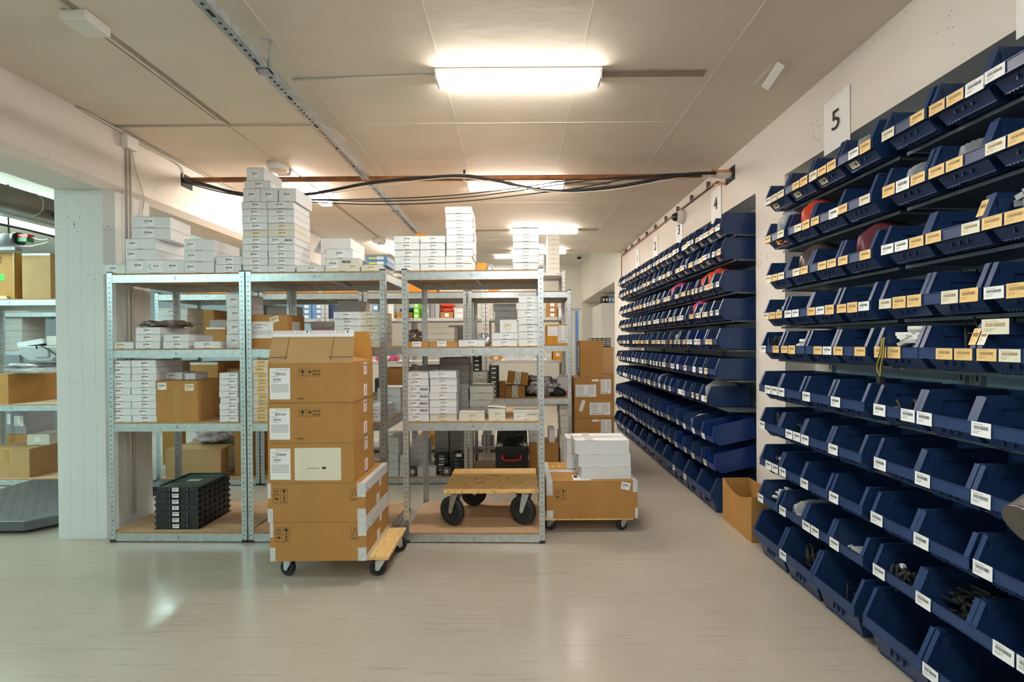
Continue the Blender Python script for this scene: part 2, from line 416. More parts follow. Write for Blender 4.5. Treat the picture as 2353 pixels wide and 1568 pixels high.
ORD = ['bottom', 'second', 'third', 'fourth', 'fifth', 'sixth', 'seventh', 'eighth', 'ninth', 'tenth', 'eleventh', 'twelfth', 'thirteenth', 'fourteenth', 'fifteenth', 'sixteenth']
def posword(i, n):
    if n == 1: return ''
    if i == n-1: return 'topmost'
    if i == 0: return 'bottom one'
    return ORD[i]+' from bottom'
def stack(desc, x0, x1, ybot, ytop, n, Yf, z0, dp, m='white_card', adj='white', lab='bar', grp=None, style='mailer', jit=0.003, labw=0.062,
          rz=0.0, labfx=None, prod=(), hs=None, noun='carton', warm=None):
    """n boxes piled between two image heights on the support at z0"""
    out = []; ym = (ybot+ytop)/2
    X0 = P(x0, ym, Yf).x; X1 = P(x1, ym, Yf).x
    tot = (ybot-ytop)*Yf/F; z = z0
    for i in range(n):
        h = tot/n if hs is None else tot*hs[i]/sum(hs)
        pw = posword(i, n)
        lb = f"{adj} {noun}, {pw} in the {desc}" if pw else f"{adj} {noun} {desc}"
        j = random.uniform(-jit, jit)
        mm = m if not warm or i not in warm else 'white_card_warm'
        o = carton(lb, X0+j+0.0012, X1+j-0.0012, Yf+random.uniform(0, 0.006), dp, z, h-0.0004, mm, style, rz=rz+random.uniform(-0.004, 0.004), group=grp, bevel=0.0018)
        if lab:
            k = 'warm' if warm and i in warm else lab
            fx = 0.27 if i in prod else (0.5+random.uniform(-0.06, 0.06)) if labfx is None else labfx+random.uniform(-0.03, 0.03)
            box_label(o, k, fx, 0.5, min(labw, (X1-X0)*0.5))
        if i in prod: printed(o, 'printed_word', 'PROD', 0.017, 'ink', ((X1-X0)*0.27, -dp/2-0.0004, h*0.5), sx=1.1)
        out.append(o); z += h
    return out

# ------------------------------------------------------------ shell
CEIL = 2.85; CEIL2 = 3.5
XL, XR = -2.79, 1.78
struct(MB().box(-8.2, 3.2, -3.7, 13.0, -0.1, 0, 'floor_epoxy').build('floor'))
struct(MB().box(-8.2, 2.2, -3.7, 7.82, CEIL, CEIL+0.12, 'ceiling_paint').build('ceiling'))
struct(MB().box(-8.2, 3.2, 7.72, 13.0, CEIL2, CEIL2+0.1, 'far_paint').box(-8.2, 3.2, 7.72, 7.82, CEIL+0.12, CEIL2, 'far_paint').build('ceiling'))
# right wall: beam over two niches, piers between
wr = MB()
wr.box(1.98, 2.2, -3.7, 7.82, 0, CEIL, 'wall_paint')
wr.box(XR, 1.98, -3.7, 7.82, 2.43, CEIL, 'wall_paint')
wr.box(XR, 1.98, 3.03, 3.40, 0, 2.43, 'wall_paint')
wr.box(XR, 1.98, 7.30, 7.82, 0, 2.43, 'wall_paint')
wr.box(XR, 1.98, -3.7, -0.6, 0, 2.43, 'wall_paint')
struct(wr.build('wall_right'))
wf = MB()
wf.box(XR, 2.7, 7.82, 8.35, 0, CEIL2, 'far_paint').box(XR, 2.7, 12.55, 12.84, 0, CEIL2, 'far_paint')
wf.box(XR, 2.7, 8.35, 12.55, 2.43, CEIL2, 'far_paint').box(2.7, 2.8, 8.2, 12.84, 0, CEIL2, 'far_paint')
struct(wf.build('wall_right'))
struct(MB().box(-8.2, 2.8, 12.84, 13.0, 0, CEIL2, 'far_paint').box(-0.6, 1.78, 12.82, 12.84, 2.25, 2.27, 'rack_metal').build('wall_back'))
struct(MB().box(-8.2, 2.2, -3.8, -3.7, 0, CEIL, 'wall_paint').build('wall_front'))
# left wall: chamfered column and beam over the openings
wl = MB()
XO = -3.165
ch = 0.045
wl.prism([(XO, 3.12), (XL-ch, 3.12), (XL, 3.12+ch), (XL, 3.46), (XO, 3.46)], 'z', 0, 2.40, 'column_paint')
wl.box(XO, XL, 7.0, 7.82, 0, 2.40, 'column_paint')
wl.box(XO, XL, -3.7, -0.5, 0, 2.40, 'column_paint')
wl.prism([(XO, 2.40), (XL-ch, 2.40), (XL, 2.40+ch), (XL, CEIL), (XO, CEIL)], 'y', -3.7, 7.82, 'wall_paint')
wl.box(XO, XL, 7.82, 12.84, 0, CEIL2, 'far_paint')
for x in (-3.08, -2.99, -2.90): wl.box(x, x+0.002, 3.1193, 3.12, 0.0, 2.40, 'column_paint')
for y in (3.22, 3.31, 3.40): wl.box(XL, XL+0.002, y, y+0.003, 0.0, 2.40, 'column_paint')
struct(wl.build('wall_left'))
struct(MB().box(-8.3, -8.2, -3.7, 13.0, 0, CEIL2, 'back_grey').box(-8.2, XO, 8.6, 8.7, 0, CEIL2, 'back_grey').build('wall_left'))
# casting joints of the ceiling
k = 1
for X in (-1.2, -0.415, 0.348, 1.12):
    struct(MB().box(X-0.002, X+0.002, -1.5, 7.7, CEIL-0.0015, CEIL, 'far_paint').build('trim_%d' % k)); k += 1
for Y in (3.16, 4.95, 6.75):
    struct(MB().box(XL, XR, Y-0.002, Y+0.002, CEIL-0.0015, CEIL, 'far_paint').build('trim_%d' % k)); k += 1

# ------------------------------------------------------------ ceiling lamps
def lamp(label, X0, X1, Y0, m='lamp_warm', group='batten lamps on the ceiling', along='x', z=CEIL, hgt=0.05, dep=0.13):
    """a batten with white end caps and a glowing cover"""
    L = X1-X0
    root = empty('ceiling_lamp', ((X0+X1)/2, Y0+dep/2, z) if along == 'x' else (X0, (Y0+L/2), z), 0 if along == 'x' else R(90))
    tag(root, label, 'lamp', group)
    a = L/2-0.012; d = dep/2
    MB().box(-a-0.012, a+0.012, -d-0.004, d+0.004, -0.012, 0, 'white_plastic').build('backplate', root)
    MB().prism([(-d, -0.012), (-d+0.014, -hgt+0.004), (-d+0.03, -hgt), (d-0.03, -hgt), (d-0.014, -hgt+0.004), (d, -0.012)], 'x', -a, a, m).build('diffuser', root)
    for s_ in (-1, 1):
        x = s_*a; MB().prism([(-d-0.002, -0.012), (-d+0.013, -hgt-0.002), (d-0.013, -hgt-0.002), (d+0.002, -0.012)], 'x', min(x, x+s_*0.012), max(x, x+s_*0.012), 'white_plastic').build('end_cap', root)
    return root
lamp('bright batten lamp nearest the camera, above the aisle', -0.450, 0.478, 2.53)
lamp('second batten lamp crosswise, behind the brown pipe', -0.470, 0.452, 4.31)
lamp('third batten lamp crosswise, behind the white carton stack', -0.10, 0.82, 6.10)
lamp('fourth batten lamp crosswise, at the far edge of the low ceiling', -0.10, 0.81, 7.50)
lamp('batten lamp on the high ceiling of the farthest bay', -0.57, 0.40, 11.4, z=CEIL2)
lamp('lengthwise batten lamp above the left shelves behind the round rose', -2.03, -1.13, 3.98, along='y')
lamp('lengthwise batten lamp farther back on the left ceiling', -2.03, -1.13, 6.80, along='y')
for yy in (0.73, -1.06, -2.6): lamp('batten lamp behind the camera', -0.46, 0.46, yy, m='lamp_back', group='batten lamps behind the camera')
for (xx, yy, ln) in ((-5.3, 3.2, 4.0), (-4.9, -2.2, 3.2), (-6.9, 0.5, 4.0)):
    r_ = lamp({3.2: 'long cool lamp strip in the side room at the left edge'}.get(yy, 'long cool lamp strip in the side room'), xx, xx+ln, yy, m='lamp_cool', along='y', group='cool lamp strips in the side room', z=2.66, hgt=0.06, dep=0.10)
    for t in (-0.3, 0.3): MB().box(ln*t-0.004, ln*t+0.004, -0.004, 0.004, 0, CEIL-2.66, 'galvanised').build('hanger', r_)
def rose(label, X, Y):
    o = MB().lathe([(0.0001, 0.0), (0.085, 0), (0.08, -0.05), (0.07, -0.06), (0.0001, -0.06)], 'z', (0, 0, 0), 'white_plastic', 28).build('ceiling_rose', None, (X, Y, CEIL))
    tag(o, label, 'ceiling rose'); return o
rose('round white rose on the ceiling before the left lamp', -2.02, 3.86)
rose('round white rose on the ceiling before the farther left lamp', -2.02, 6.62)
# bare battens left on the ceiling beside the lamps
for (a, b_, Y, lb) in ((0.47, 1.07, 2.555, 'bare brown batten strip on the ceiling right of the nearest lamp'), (0.46, 0.90, 4.34, 'bare brown batten strip right of the second lamp'),
                  (0.83, 1.10, 6.13, 'bare brown batten strip right of the third lamp'), (-0.95, -0.12, 6.14, 'bare brown batten strip left of the third lamp')):
    tag(MB().box(a, b_, Y, Y+0.06, CEIL-0.006, CEIL, 'batten').build('batten_strip'), lb, 'batten', 'bare battens on the ceiling')
tag(MB().tube([(-1.28, 2.62, CEIL-0.006), (-0.46, 2.58, CEIL-0.006)], 0.006, 'cable_white').build('lamp_cable'), 'pale cable running along the ceiling to the nearest lamp', 'cable')
tag(MB().tube([(-2.79, 3.155, CEIL-0.006), (-1.3, 3.15, CEIL-0.006), (-1.27, 3.4, CEIL-0.006)], 0.004, 'cable_white').tube([(-2.79, 3.17, CEIL-0.004), (-1.3, 3.165, CEIL-0.004)], 0.002, 'ink').build('lamp_cable'), 'thin cable across the ceiling from the left wall', 'cable')
# perforated rail hung under the ceiling
rail = empty('cable_rail', (-1.26, 0, 2.70)); tag(rail, 'long galvanised perforated rail hung under the ceiling', 'rail')
rm = MB()
rm.box(-0.028, 0.028, -1.5, 5.7, 0, 0.002, 'galvanised_dark').box(-0.028, -0.026, -1.5, 5.7, 0.002, 0.040, 'galvanised_dark').box(0.026, 0.028, -1.5, 5.7, 0.002, 0.040, 'galvanised_dark')
y = -1.0; q = 0
while y < 5.6:
    if q % 8 == 7: rm.box(-0.008, 0.008, y, y+0.045, -0.0008, 0, 'hole'); y += 0.075
    else: rm.box(-0.006, 0.006, y, y+0.014, -0.0008, 0, 'hole'); y += 0.036
    q += 1
rm.build('channel', rail)
for y in (2.29, 4.75):
    h = MB(); h.box(-0.034, 0.034, y-0.02, y+0.02, -0.006, -0.001, 'galvanised_dark').box(0.029, 0.034, y-0.02, y+0.02, -0.006, 0.06, 'galvanised_dark').box(-0.034, -0.029, y-0.02, y+0.02, -0.006, 0.06, 'galvanised_dark')
    h.box(0.029, 0.033, y-0.01, y+0.01, 0.055, 0.15, 'galvanised').box(-0.01, 0.033, y-0.012, y+0.012, 0.147, 0.15, 'galvanised').build('hanger', rail)
# twin cable with its box
cb = MB(); cb.tube([(-2.0, -1.0, CEIL-0.008), (-2.0, 3.08, CEIL-0.008)], 0.007, 'cable_white').box(-1.985, -1.968, -1.0, 3.14, CEIL-0.003, CEIL, 'batten').box(-2.032, -2.016, 2.2, 3.08, CEIL-0.003, CEIL, 'batten')
cb.tube([(-2.0, 3.08, CEIL-0.005), (-2.0, 3.8, CEIL-0.005)], 0.004, 'cable_white')
tag(cb.build('ceiling_cable'), 'twin pale cable along the left ceiling with dark edges', 'cable')
tag(MB().box(-2.06, -1.935, 2.06, 2.19, CEIL-0.05, CEIL, 'white_plastic').build('junction_box', bevel=0.008), 'white plastic box on the ceiling at upper left', 'junction box')
tag(MB().tube([(-2.0, 4.9, CEIL-0.005), (-2.0, 6.5, CEIL-0.005)], 0.006, 'cable_white').box(-1.985, -1.97, 4.9, 6.5, CEIL-0.003, CEIL, 'batten').build('ceiling_cable'), 'pale cable between the two lengthwise left lamps', 'cable')
# conduits on the left wall
cw = MB()
for dx, r_ in ((0.0, 0.007), (0.03, 0.006)):
    cw.tube([(XL+0.008, 3.26+dx, CEIL-0.1), (XL+0.008, 3.26+dx, 0.12)], r_, 'cable_white')
cw.tube(smooth_pts([(XL+0.01, 3.30, 2.74), (XL+0.012, 3.33, 2.6), (XL+0.012, 3.40, 2.42), (XL+0.012, 3.36, 2.25), (XL+0.01, 3.32, 2.1)]), 0.004, 'cable_white')
tag(cw.build('conduit'), 'pale vertical conduits on the left wall behind the column', 'conduit')
tag(MB().box(XL, XL+0.045, 3.22, 3.32, CEIL-0.12, CEIL-0.03, 'white_plastic').build('junction_box', bevel=0.005), 'small junction box at the top of the left wall conduits', 'junction box')
tag(MB().tube(smooth_pts([(XL+0.01, 2.9, CEIL-0.01), (XL+0.02, 3.2, CEIL-0.02), (XL+0.012, 3.35, CEIL-0.035), (XL+0.012, 3.75, CEIL-0.04), (XL+0.012, 3.80, CEIL-0.13)]), 0.005, 'cable_white').tube([(XL+0.012, 3.3, CEIL-0.012), (XL+0.012, 7.6, CEIL-0.012)], 0.006, 'cable_white').build('wall_cable'), 'pale cable along the top edge of the left wall', 'cable')
# brown pipe across the room, hoses hanging round it
pp = empty('ceiling_pipe', (0, 3.84, 2.715)); tag(pp, 'long brown pipe crossing the room below the ceiling', 'pipe')
MB().tube([(XL+0.002, 0, 0), (1.55, 0, 0)], 0.022, 'copper_pipe', 16).build('pipe', pp)
MB().tube([(-0.44, 0, 0.02), (-0.44, 0, CEIL-2.715)], 0.002, 'galvanised').lathe([(0.024, -0.01), (0.026, -0.01), (0.026, 0.01), (0.024, 0.01)], 'x', (-0.44, 0, 0), 'galvanised').box(-0.45, -0.43, -0.006, 0.006, 0.04, 0.07, 'black_matte').build('hanger', pp)
def path(px, Y, dy=0): return [P(a, b_, Y+dy) for a, b_ in px]
hose = MB().tube(smooth_pts(path([(424, 412), (470, 424), (530, 441), (600, 450), (700, 447), (760, 438), (830, 424), (900, 415), (980, 408), (1062, 404), (1120, 411), (1180, 424), (1240, 436), (1310, 438), (1400, 431), (1480, 418), (1540, 405), (1600, 399), (1645, 398)], 3.76)), 0.013, 'cable_black')
tag(hose.build('hose'), 'thick black hose draped along the brown pipe', 'hose')
for i, (pts, lb) in enumerate((
    ([(424, 420), (520, 444), (640, 460), (760, 467), (900, 470), (1060, 463), (1200, 448), (1330, 432), (1450, 410), (1560, 400), (1640, 399)], 'black cable sagging lowest below the brown pipe'),
    ([(424, 417), (560, 448), (720, 460), (900, 462), (1050, 455), (1180, 440), (1300, 422), (1420, 408), (1620, 400)], 'thin grey cable sagging between hose and lowest cable'),
    ([(424, 418), (560, 446), (720, 458), (880, 457), (1040, 449), (1190, 432), (1330, 412), (1500, 402), (1640, 396)], 'thin black cable sagging just under the hose'))):
    tag(MB().tube(smooth_pts(path(pts, 3.79+0.02*i)), 0.005, 'cable_black').build('cable'), lb, 'cable', 'cables under the brown pipe')
tag(MB().tube(smooth_pts(path([(760, 444), (880, 427), (990, 412), (1070, 410), (1180, 428), (1290, 442), (1400, 437), (1500, 420), (1560, 410), (1600, 411), (1640, 404)], 3.73)), 0.004, 'cable_white').build('cable'), 'pale cable wound along the black hose', 'cable')
hb = MB(); hb.tube(smooth_pts(path([(1632, 398), (1660, 401), (1690, 402)], 3.80)), 0.035, 'cable_white').tube(smooth_pts(path([(1634, 392), (1655, 394), (1680, 392)], 3.77)), 0.012, 'copper')
tag(hb.build('cable_sleeve'), 'pale sleeve and copper tube entering the right wall', 'sleeve')
tag(MB().box(XR-0.004, XR, 3.72, 3.88, 2.65, 2.77, 'black_matte').build('wall_hole'), 'dark hole in the right wall where the pipes enter', 'hole')
tag(MB().box(XL, XL+0.004, 3.79, 3.92, 2.65, 2.76, 'black_matte').build('wall_hole'), 'dark hole in the left wall where the pipe enters', 'hole')
# copper line along the right wall
cl = MB(); cl.tube([(1.765, 3.86, 2.66), (1.765, 4.1, 2.74), (1.765, 7.72, 2.78), (1.765, 7.74, 2.3)], 0.008, 'copper').tube([(1.762, 4.0, 2.73), (1.762, 7.7, 2.795)], 0.006, 'steel_dark')
for j in range(9): cl.box(1.75, 1.78, 4.2+j*0.4, 4.215+j*0.4, 2.73+0.006*j, 2.80+0.004*j, 'steel_dark')
tag(cl.build('copper_line'), 'thin copper line clipped along the top of the right wall', 'pipe')
# security domes
def dome(label, loc, wall=True, r_=0.075):
    root = empty('dome_camera', loc); tag(root, label, 'camera')
    if wall:
        MB().lathe([(0.0001, 0), (r_, 0), (r_, -0.03), (r_*0.8, -0.06), (r_*0.62, -0.075)], 'x', (0, 0, 0), 'white_plastic', 28).build('housing', root)
        MB().lathe([(r_*0.62, -0.07), (r_*0.55, -0.10), (r_*0.35, -0.12), (0.0001, -0.128)], 'x', (0, 0, 0), 'lens_dark', 28).build('dome', root)
    else:
        MB().lathe([(0.0001, 0), (r_, 0), (r_, -0.02), (r_*0.7, -0.05)], 'z', (0, 0, 0), 'white_plastic', 24).build('housing', root)
        MB().lathe([(r_*0.7, -0.045), (r_*0.5, -0.09), (0.0001, -0.11)], 'z', (0, 0, 0), 'lens_dark', 24).build('dome', root)
dome('white dome camera on the right wall above sheet three', (XR, 4.88, 2.66))
dome('small dome camera on the far high ceiling', (1.55, 11.4, CEIL2), False, 0.10)
# paper strip on the ceiling at the right
pc = MB().slab((1.42, 2.48, CEIL-0.004), (1.46, 2.48, CEIL-0.03), (1.50, 2.72, CEIL-0.03), (1.46, 2.72, CEIL-0.004), 0.001, 'paper_lit').box(1.40, 1.42, 2.48, 2.70, CEIL-0.003, CEIL-0.001, 'white_plastic')
tag(pc.build('ceiling_holder'), 'small white holder strip on the ceiling at right', 'holder')
# numbered sheets
for num, Y in (('5', 2.535), ('4', 4.07), ('3', 5.0), ('2', 5.86), ('1', 6.74), ('', 1.52)):
    s_ = empty('number_sheet', (XR, Y, 2.392)); 
    tag(s_, f'white paper sheet with a printed {num} on the right wall' if num else 'plain white sheet above the nearest bins', 'sheet', 'numbered sheets over the bin bays')
    MB().slab((-0.002, 0.105, 0), (-0.004, -0.105, 0.004), (-0.006, -0.105, 0.30), (-0.002, 0.105, 0.30), 0.0008, 'paper_lit').build('paper', s_)
    if num:
        t = bpy.data.objects.new('printed_number', text_mesh(num, 0.155, 'ink')); C.objects.link(t); t.parent = s_
        t.location = (-0.0085, 0, 0.158); t.rotation_euler = (R(90), 0, R(-90))

# ------------------------------------------------------------ galvanised shelf units
LEV = [0.07, 0.81, 1.305, 1.81]
def shelf_unit(label, wd, dp, levels, loc, rz=0, group=None, name='shelf_unit', rib=True):
    root = empty(name, loc, rz); tag(root, label, 'shelf', group)
    H_ = levels[-1]+0.008; fl = 0.036; t = 0.002
    for (sx, sy) in ((0, 0), (1, 0), (0, 1), (1, 1)):
        mb = MB(); x = wd if sx else 0; y = dp if sy else 0
        a, b_ = (x-fl, x) if sx else (x, x+fl)
        c, d = (y-t, y) if sy else (y, y+t)
        mb.box(a, b_, c, d, 0.012, H_, 'galvanised')
        e, f = (x-t, x) if sx else (x, x+t)
        g, h = (y-fl, y) if sy else (y, y+fl)
        mb.box(e, f, g, h, 0.012, H_, 'galvanised')
        z = 0.05; i = 0
        while z < H_-0.03:
            cx = (a+b_)/2; yy = (c-0.0006, c) if not sy else (d, d+0.0006)
            if i % 2: mb.box(cx-0.0035, cx+0.0035, yy[0], yy[1], z-0.0035, z+0.0035, 'hole')
            else:
                mb.box(cx-0.009, cx+0.006, yy[0], yy[1], z, z+0.003, 'hole')
            ye = (e-0.0006, e) if not sx else (f, f+0.0006)
            yin = (f, f+0.0006) if not sx else (e-0.0006, e)
            cy = (g+h)/2
            for q_ in (ye, yin): mb.box(q_[0], q_[1], cy-0.004, cy+0.004, z-0.003, z+0.003, 'hole')
            z += 0.032; i += 1
        p = mb.build('post', root)
        MB().box(a-0.001, b_+0.001, c-0.001 if not sy else y-fl, d+0.001 if sy else y+fl, 0, 0.02, 'black_plastic').build('foot', p)
        MB().box(a-0.0005, b_+0.0005, y-0.0015 if not sy else y-fl, y+fl if not sy else y+0.0015, H_-0.004, H_+0.004, 'black_plastic').build('cap', p)
    for z in levels:
        zb = z-0.010; bh = 0.052
        for y0, y1 in ((0.002, 0.004), (dp-0.004, dp-0.002)):
            mb = MB().box(0.003, wd-0.003, y0, y1, zb-bh, zb, 'galvanised')
            yi = (0.004, 0.022) if y0 < 0.1 else (dp-0.022, dp-0.004)
            mb.box(0.003, wd-0.003, yi[0], yi[1], zb-bh, zb-bh+0.0015, 'galvanised')
            mb.box(wd/2-0.004, wd/2-0.001, y0-0.001, y0, zb-0.034, zb-0.014, 'hole').cyl((wd/2+0.006, y0-0.0025, zb-0.026), 0.004, 0.0025, 'y', 'galvanised', 10)
            mb.build('beam', root)
        for x0 in (0.003, wd-0.005):
            MB().box(x0, x0+0.002, 0.004, dp-0.004, zb-bh, zb, 'galvanised').build('beam', root)
        if rib: MB().box(wd/2-0.012, wd/2+0.012, 0.005, dp-0.005, zb-0.022, zb-0.0005, 'galvanised').build('cross_rib', root)
        MB().box(0.006, wd-0.006, 0.004, dp-0.004, zb, z-0.0002, 'chipboard').box(0.037, wd-0.037, 0.0008, 0.004, zb+0.0006, z-0.0004, 'chip_edge').build('shelf_board', root)
    return root
YAW = -0.0225
RX0, RY0 = -2.757, 3.058
def row_pt(s): return (RX0+s*math.cos(YAW), RY0+s*math.sin(YAW), 0)
def FY(x): return RY0-0.0225*(P(x, 787, 3.03).x-RX0)+0.006
g1 = 'galvanised shelf units of the front row'
u = shelf_unit('galvanised shelf unit left of three, beside the concrete column', 0.936, 0.6, LEV, row_pt(0), YAW, g1)
u2 = copy_tree(u); u2.location = row_pt(0.944); u2['label'] = 'galvanised shelf unit in the middle, behind the carton tower on wheels'
u3 = copy_tree(u); u3.location = row_pt(1.992); u3['label'] = 'galvanised shelf unit holding the plywood dolly, right of the gap'
g2 = 'galvanised shelf units of the second row'
Y2 = 4.27
v = shelf_unit('second row shelf unit farthest left, behind the leftmost front unit', 0.97, 0.6, LEV, (-3.405, Y2, 0), 0, g2)
for i, lb in enumerate(('second row shelf unit behind the carton tower', 'second row shelf unit behind the gap between front units', 'second row shelf unit at the right, ending beside the brown carton pile')):
    c_ = copy_tree(v); c_.location = (-3.405+0.979*(i+1), Y2, 0); c_['label'] = lb
# pale perforated shelving behind
L3 = [0.07, 0.59, 1.11, 1.63, 2.17]
def pale_unit(label, wd, dp, levels, loc, group):
    root = empty('metal_shelf_unit', loc); tag(root, label, 'shelf', group)
    H_ = levels[-1]+0.02
    for sx in (0, 1):
        for sy in (0, 1):
            x = sx*(wd-0.04); y = sy*(dp-0.04)
            mb = MB().box(x, x+0.04, y, y+0.002, 0, H_, 'grey_white_metal').box(x if not sx else x+0.038, x+0.002 if not sx else x+0.04, y, y+0.04, 0, H_, 'grey_white_metal')
            z = 0.04
            while z < H_-0.03: mb.box(x+0.012, x+0.028, y-0.0006, y, z, z+0.006, 'hole'); z += 0.05
            mb.build('post', root)
    for z in levels:
        mb = MB().box(0.002, wd-0.002, 0.002, dp-0.002, z-0.004, z-0.0005, 'grey_white_metal').box(0.002, wd-0.002, 0.002, 0.005, z-0.035, z-0.004, 'grey_white_metal').box(0.002, wd-0.002, dp-0.005, dp-0.002, z-0.035, z-0.004, 'grey_white_metal')
        for x in (0.05, 0.08, wd-0.10, wd-0.07): mb.box(x, x+0.018, 0.001, 0.002, z-0.022, z-0.014, 'hole')
        mb.build('shelf', root)
    return root
Y3 = 5.5
g3 = 'pale metal shelf units of the third row'
tlabels = ('pale metal shelf unit farthest right in the third row', 'pale metal shelf unit second from right in the third row', 'pale metal shelf unit third from right in the third row', 'pale metal shelf unit farthest left in the third row')
w0 = pale_unit(tlabels[0], 0.965, 0.5, L3, (0.58-0.965, Y3, 0), g3)
for i in (1, 2, 3):
    c_ = copy_tree(w0); c_.location = (0.58-0.965-0.97*i, Y3, 0); c_['label'] = tlabels[i]

# ------------------------------------------------------------ bins
def bin_mesh(wd, L, H_, zb, zt, sl, m):
    mb = MB(); t = 0.004
    fy = 0.042
    side = [(fy+0.012, 0), (L, 0), (L, H_), (sl+0.012, H_), (sl, H_-0.006), (0.002, zt), (0.002, zb), (0.022, zb)]
    for x, sg in ((0.0035, 1), (wd-0.0035-t, -1)):
        i0 = len(mb.v); mb.prism(side, 'x', x, x+t, m)
        for q in range(i0, len(mb.v)):      # walls draw in towards the floor
            vx, vy, vz = mb.v[q]; mb.v[q] = (vx+sg*0.013*max(0, 1-vz/(H_*0.9)), vy, vz)
    mb.box(0.016, wd-0.016, fy+0.01, L, 0, t, m)                      # floor
    mb.box(0.004, wd-0.004, L-t, L, t, H_, m)                         # back
    mb.slab((0.017, fy+0.012, 0.0), (wd-0.017, fy+0.012, 0.0), (wd-0.013, 0.022, zb+0.001), (0.013, 0.022, zb+0.001), 0.004, m)   # slanted lower front
    mb.box(0, wd, 0, 0.004, zb, zt, m)                                # label band
    mb.box(0, wd, -0.003, 0.006, zt-0.003, zt, m).box(0, wd, -0.003, 0.004, zb, zb+0.003, m)
    mb.box(0.002, wd-0.002, 0.004, 0.024, zb, zb+0.004, m)
    fw = 0.018                                                       # slanted flanges either side of the opening
    for x0, x1 in ((0.001, fw), (wd-fw, wd-0.001)):
        mb.slab((x0, 0.0, zt-0.002), (x1, 0.0, zt-0.002), (x1, sl, H_), (x0, sl, H_), 0.003, m)
    for x0 in (0.0005, wd-0.0075):                                     # rims
        mb.box(x0, x0+0.007, sl+0.004, L, H_-0.006, H_+0.0015, m)
    mb.box(0.002, wd-0.002, L-0.008, L, H_-0.006, H_+0.0015, m)
    for s_ in (0, 1):                                                # stepped inner side
        xa = (0.014, 0.016) if not s_ else (wd-0.016, wd-0.014)
        mb.prism([(0.05, 0.03), (0.085, 0.01), (0.085, H_-0.02), (sl+0.006, H_-0.02)], 'x', xa[0], xa[1], m)
        mb.box(xa[0], xa[1], 0.085, L-0.01, H_-0.04, H_-0.008, m)
    for j in (-1, 0, 1):                                             # small ribs below the band
        mb.box(wd/2+j*0.03-0.0015, wd/2+j*0.03+0.0015, 0.026, 0.036, zb*0.4, zb*0.85, m)
    for j in range(4):                                               # feet under the floor
        mb.box(0.03+j*0.012, 0.034+j*0.012, 0.05, 0.08, -0.0045, 0.0, m)
    return mb.mesh('bin')
BINS = {}
def get_bin(wd, big, bright):
    key = (round(wd, 3), big, bright)
    if key not in BINS:
        m = 'bin_bright' if bright else 'bin_blue'
        BINS[key] = bin_mesh(wd, 0.345, 0.162, 0.038, 0.080, 0.034, m) if not big else bin_mesh(wd, 0.40, 0.262, 0.10, 0.150, 0.05, m)
    return BINS[key]
SMESH = {k_: [sticker_mesh(k_, s_) for s_ in (11, 12)] for k_ in ('bar', 'yellow', 'warm', 'plain')}
LIPZ = [2.214, 1.978, 1.732, 1.503, 1.300, 1.056, 0.828, 0.596, 0.372, 0.150]
LIPZ_FAR = [2.230, 2.040, 1.790, 1.572, 1.345, 1.110, 0.880, 0.600, 0.385, 0.150]
XLIP = [1.556, 1.556, 1.550, 1.545, 1.525, 1.513, 1.513, 1.510, 1.508, 1.476]
rb = random.Random(3)
bays = [('5', 'under sheet five', 2.860, False), ('6', 'nearest the camera', 1.950, False), ('4', 'under sheet four', 4.352, True), ('3', 'under sheet three', 5.245, True), ('2', 'under sheet two', 6.140, True), ('1', 'under sheet one', 7.035, True)]
rown = ['top', 'second', 'third', 'fourth', 'fifth', 'sixth', 'seventh', 'eighth', 'ninth', 'bottom']
fromfar = ['farthest bin', 'second bin from far end', 'third bin from far end', 'fourth bin from far end', 'fifth bin from far end', 'sixth bin from far end']
BIN = {}
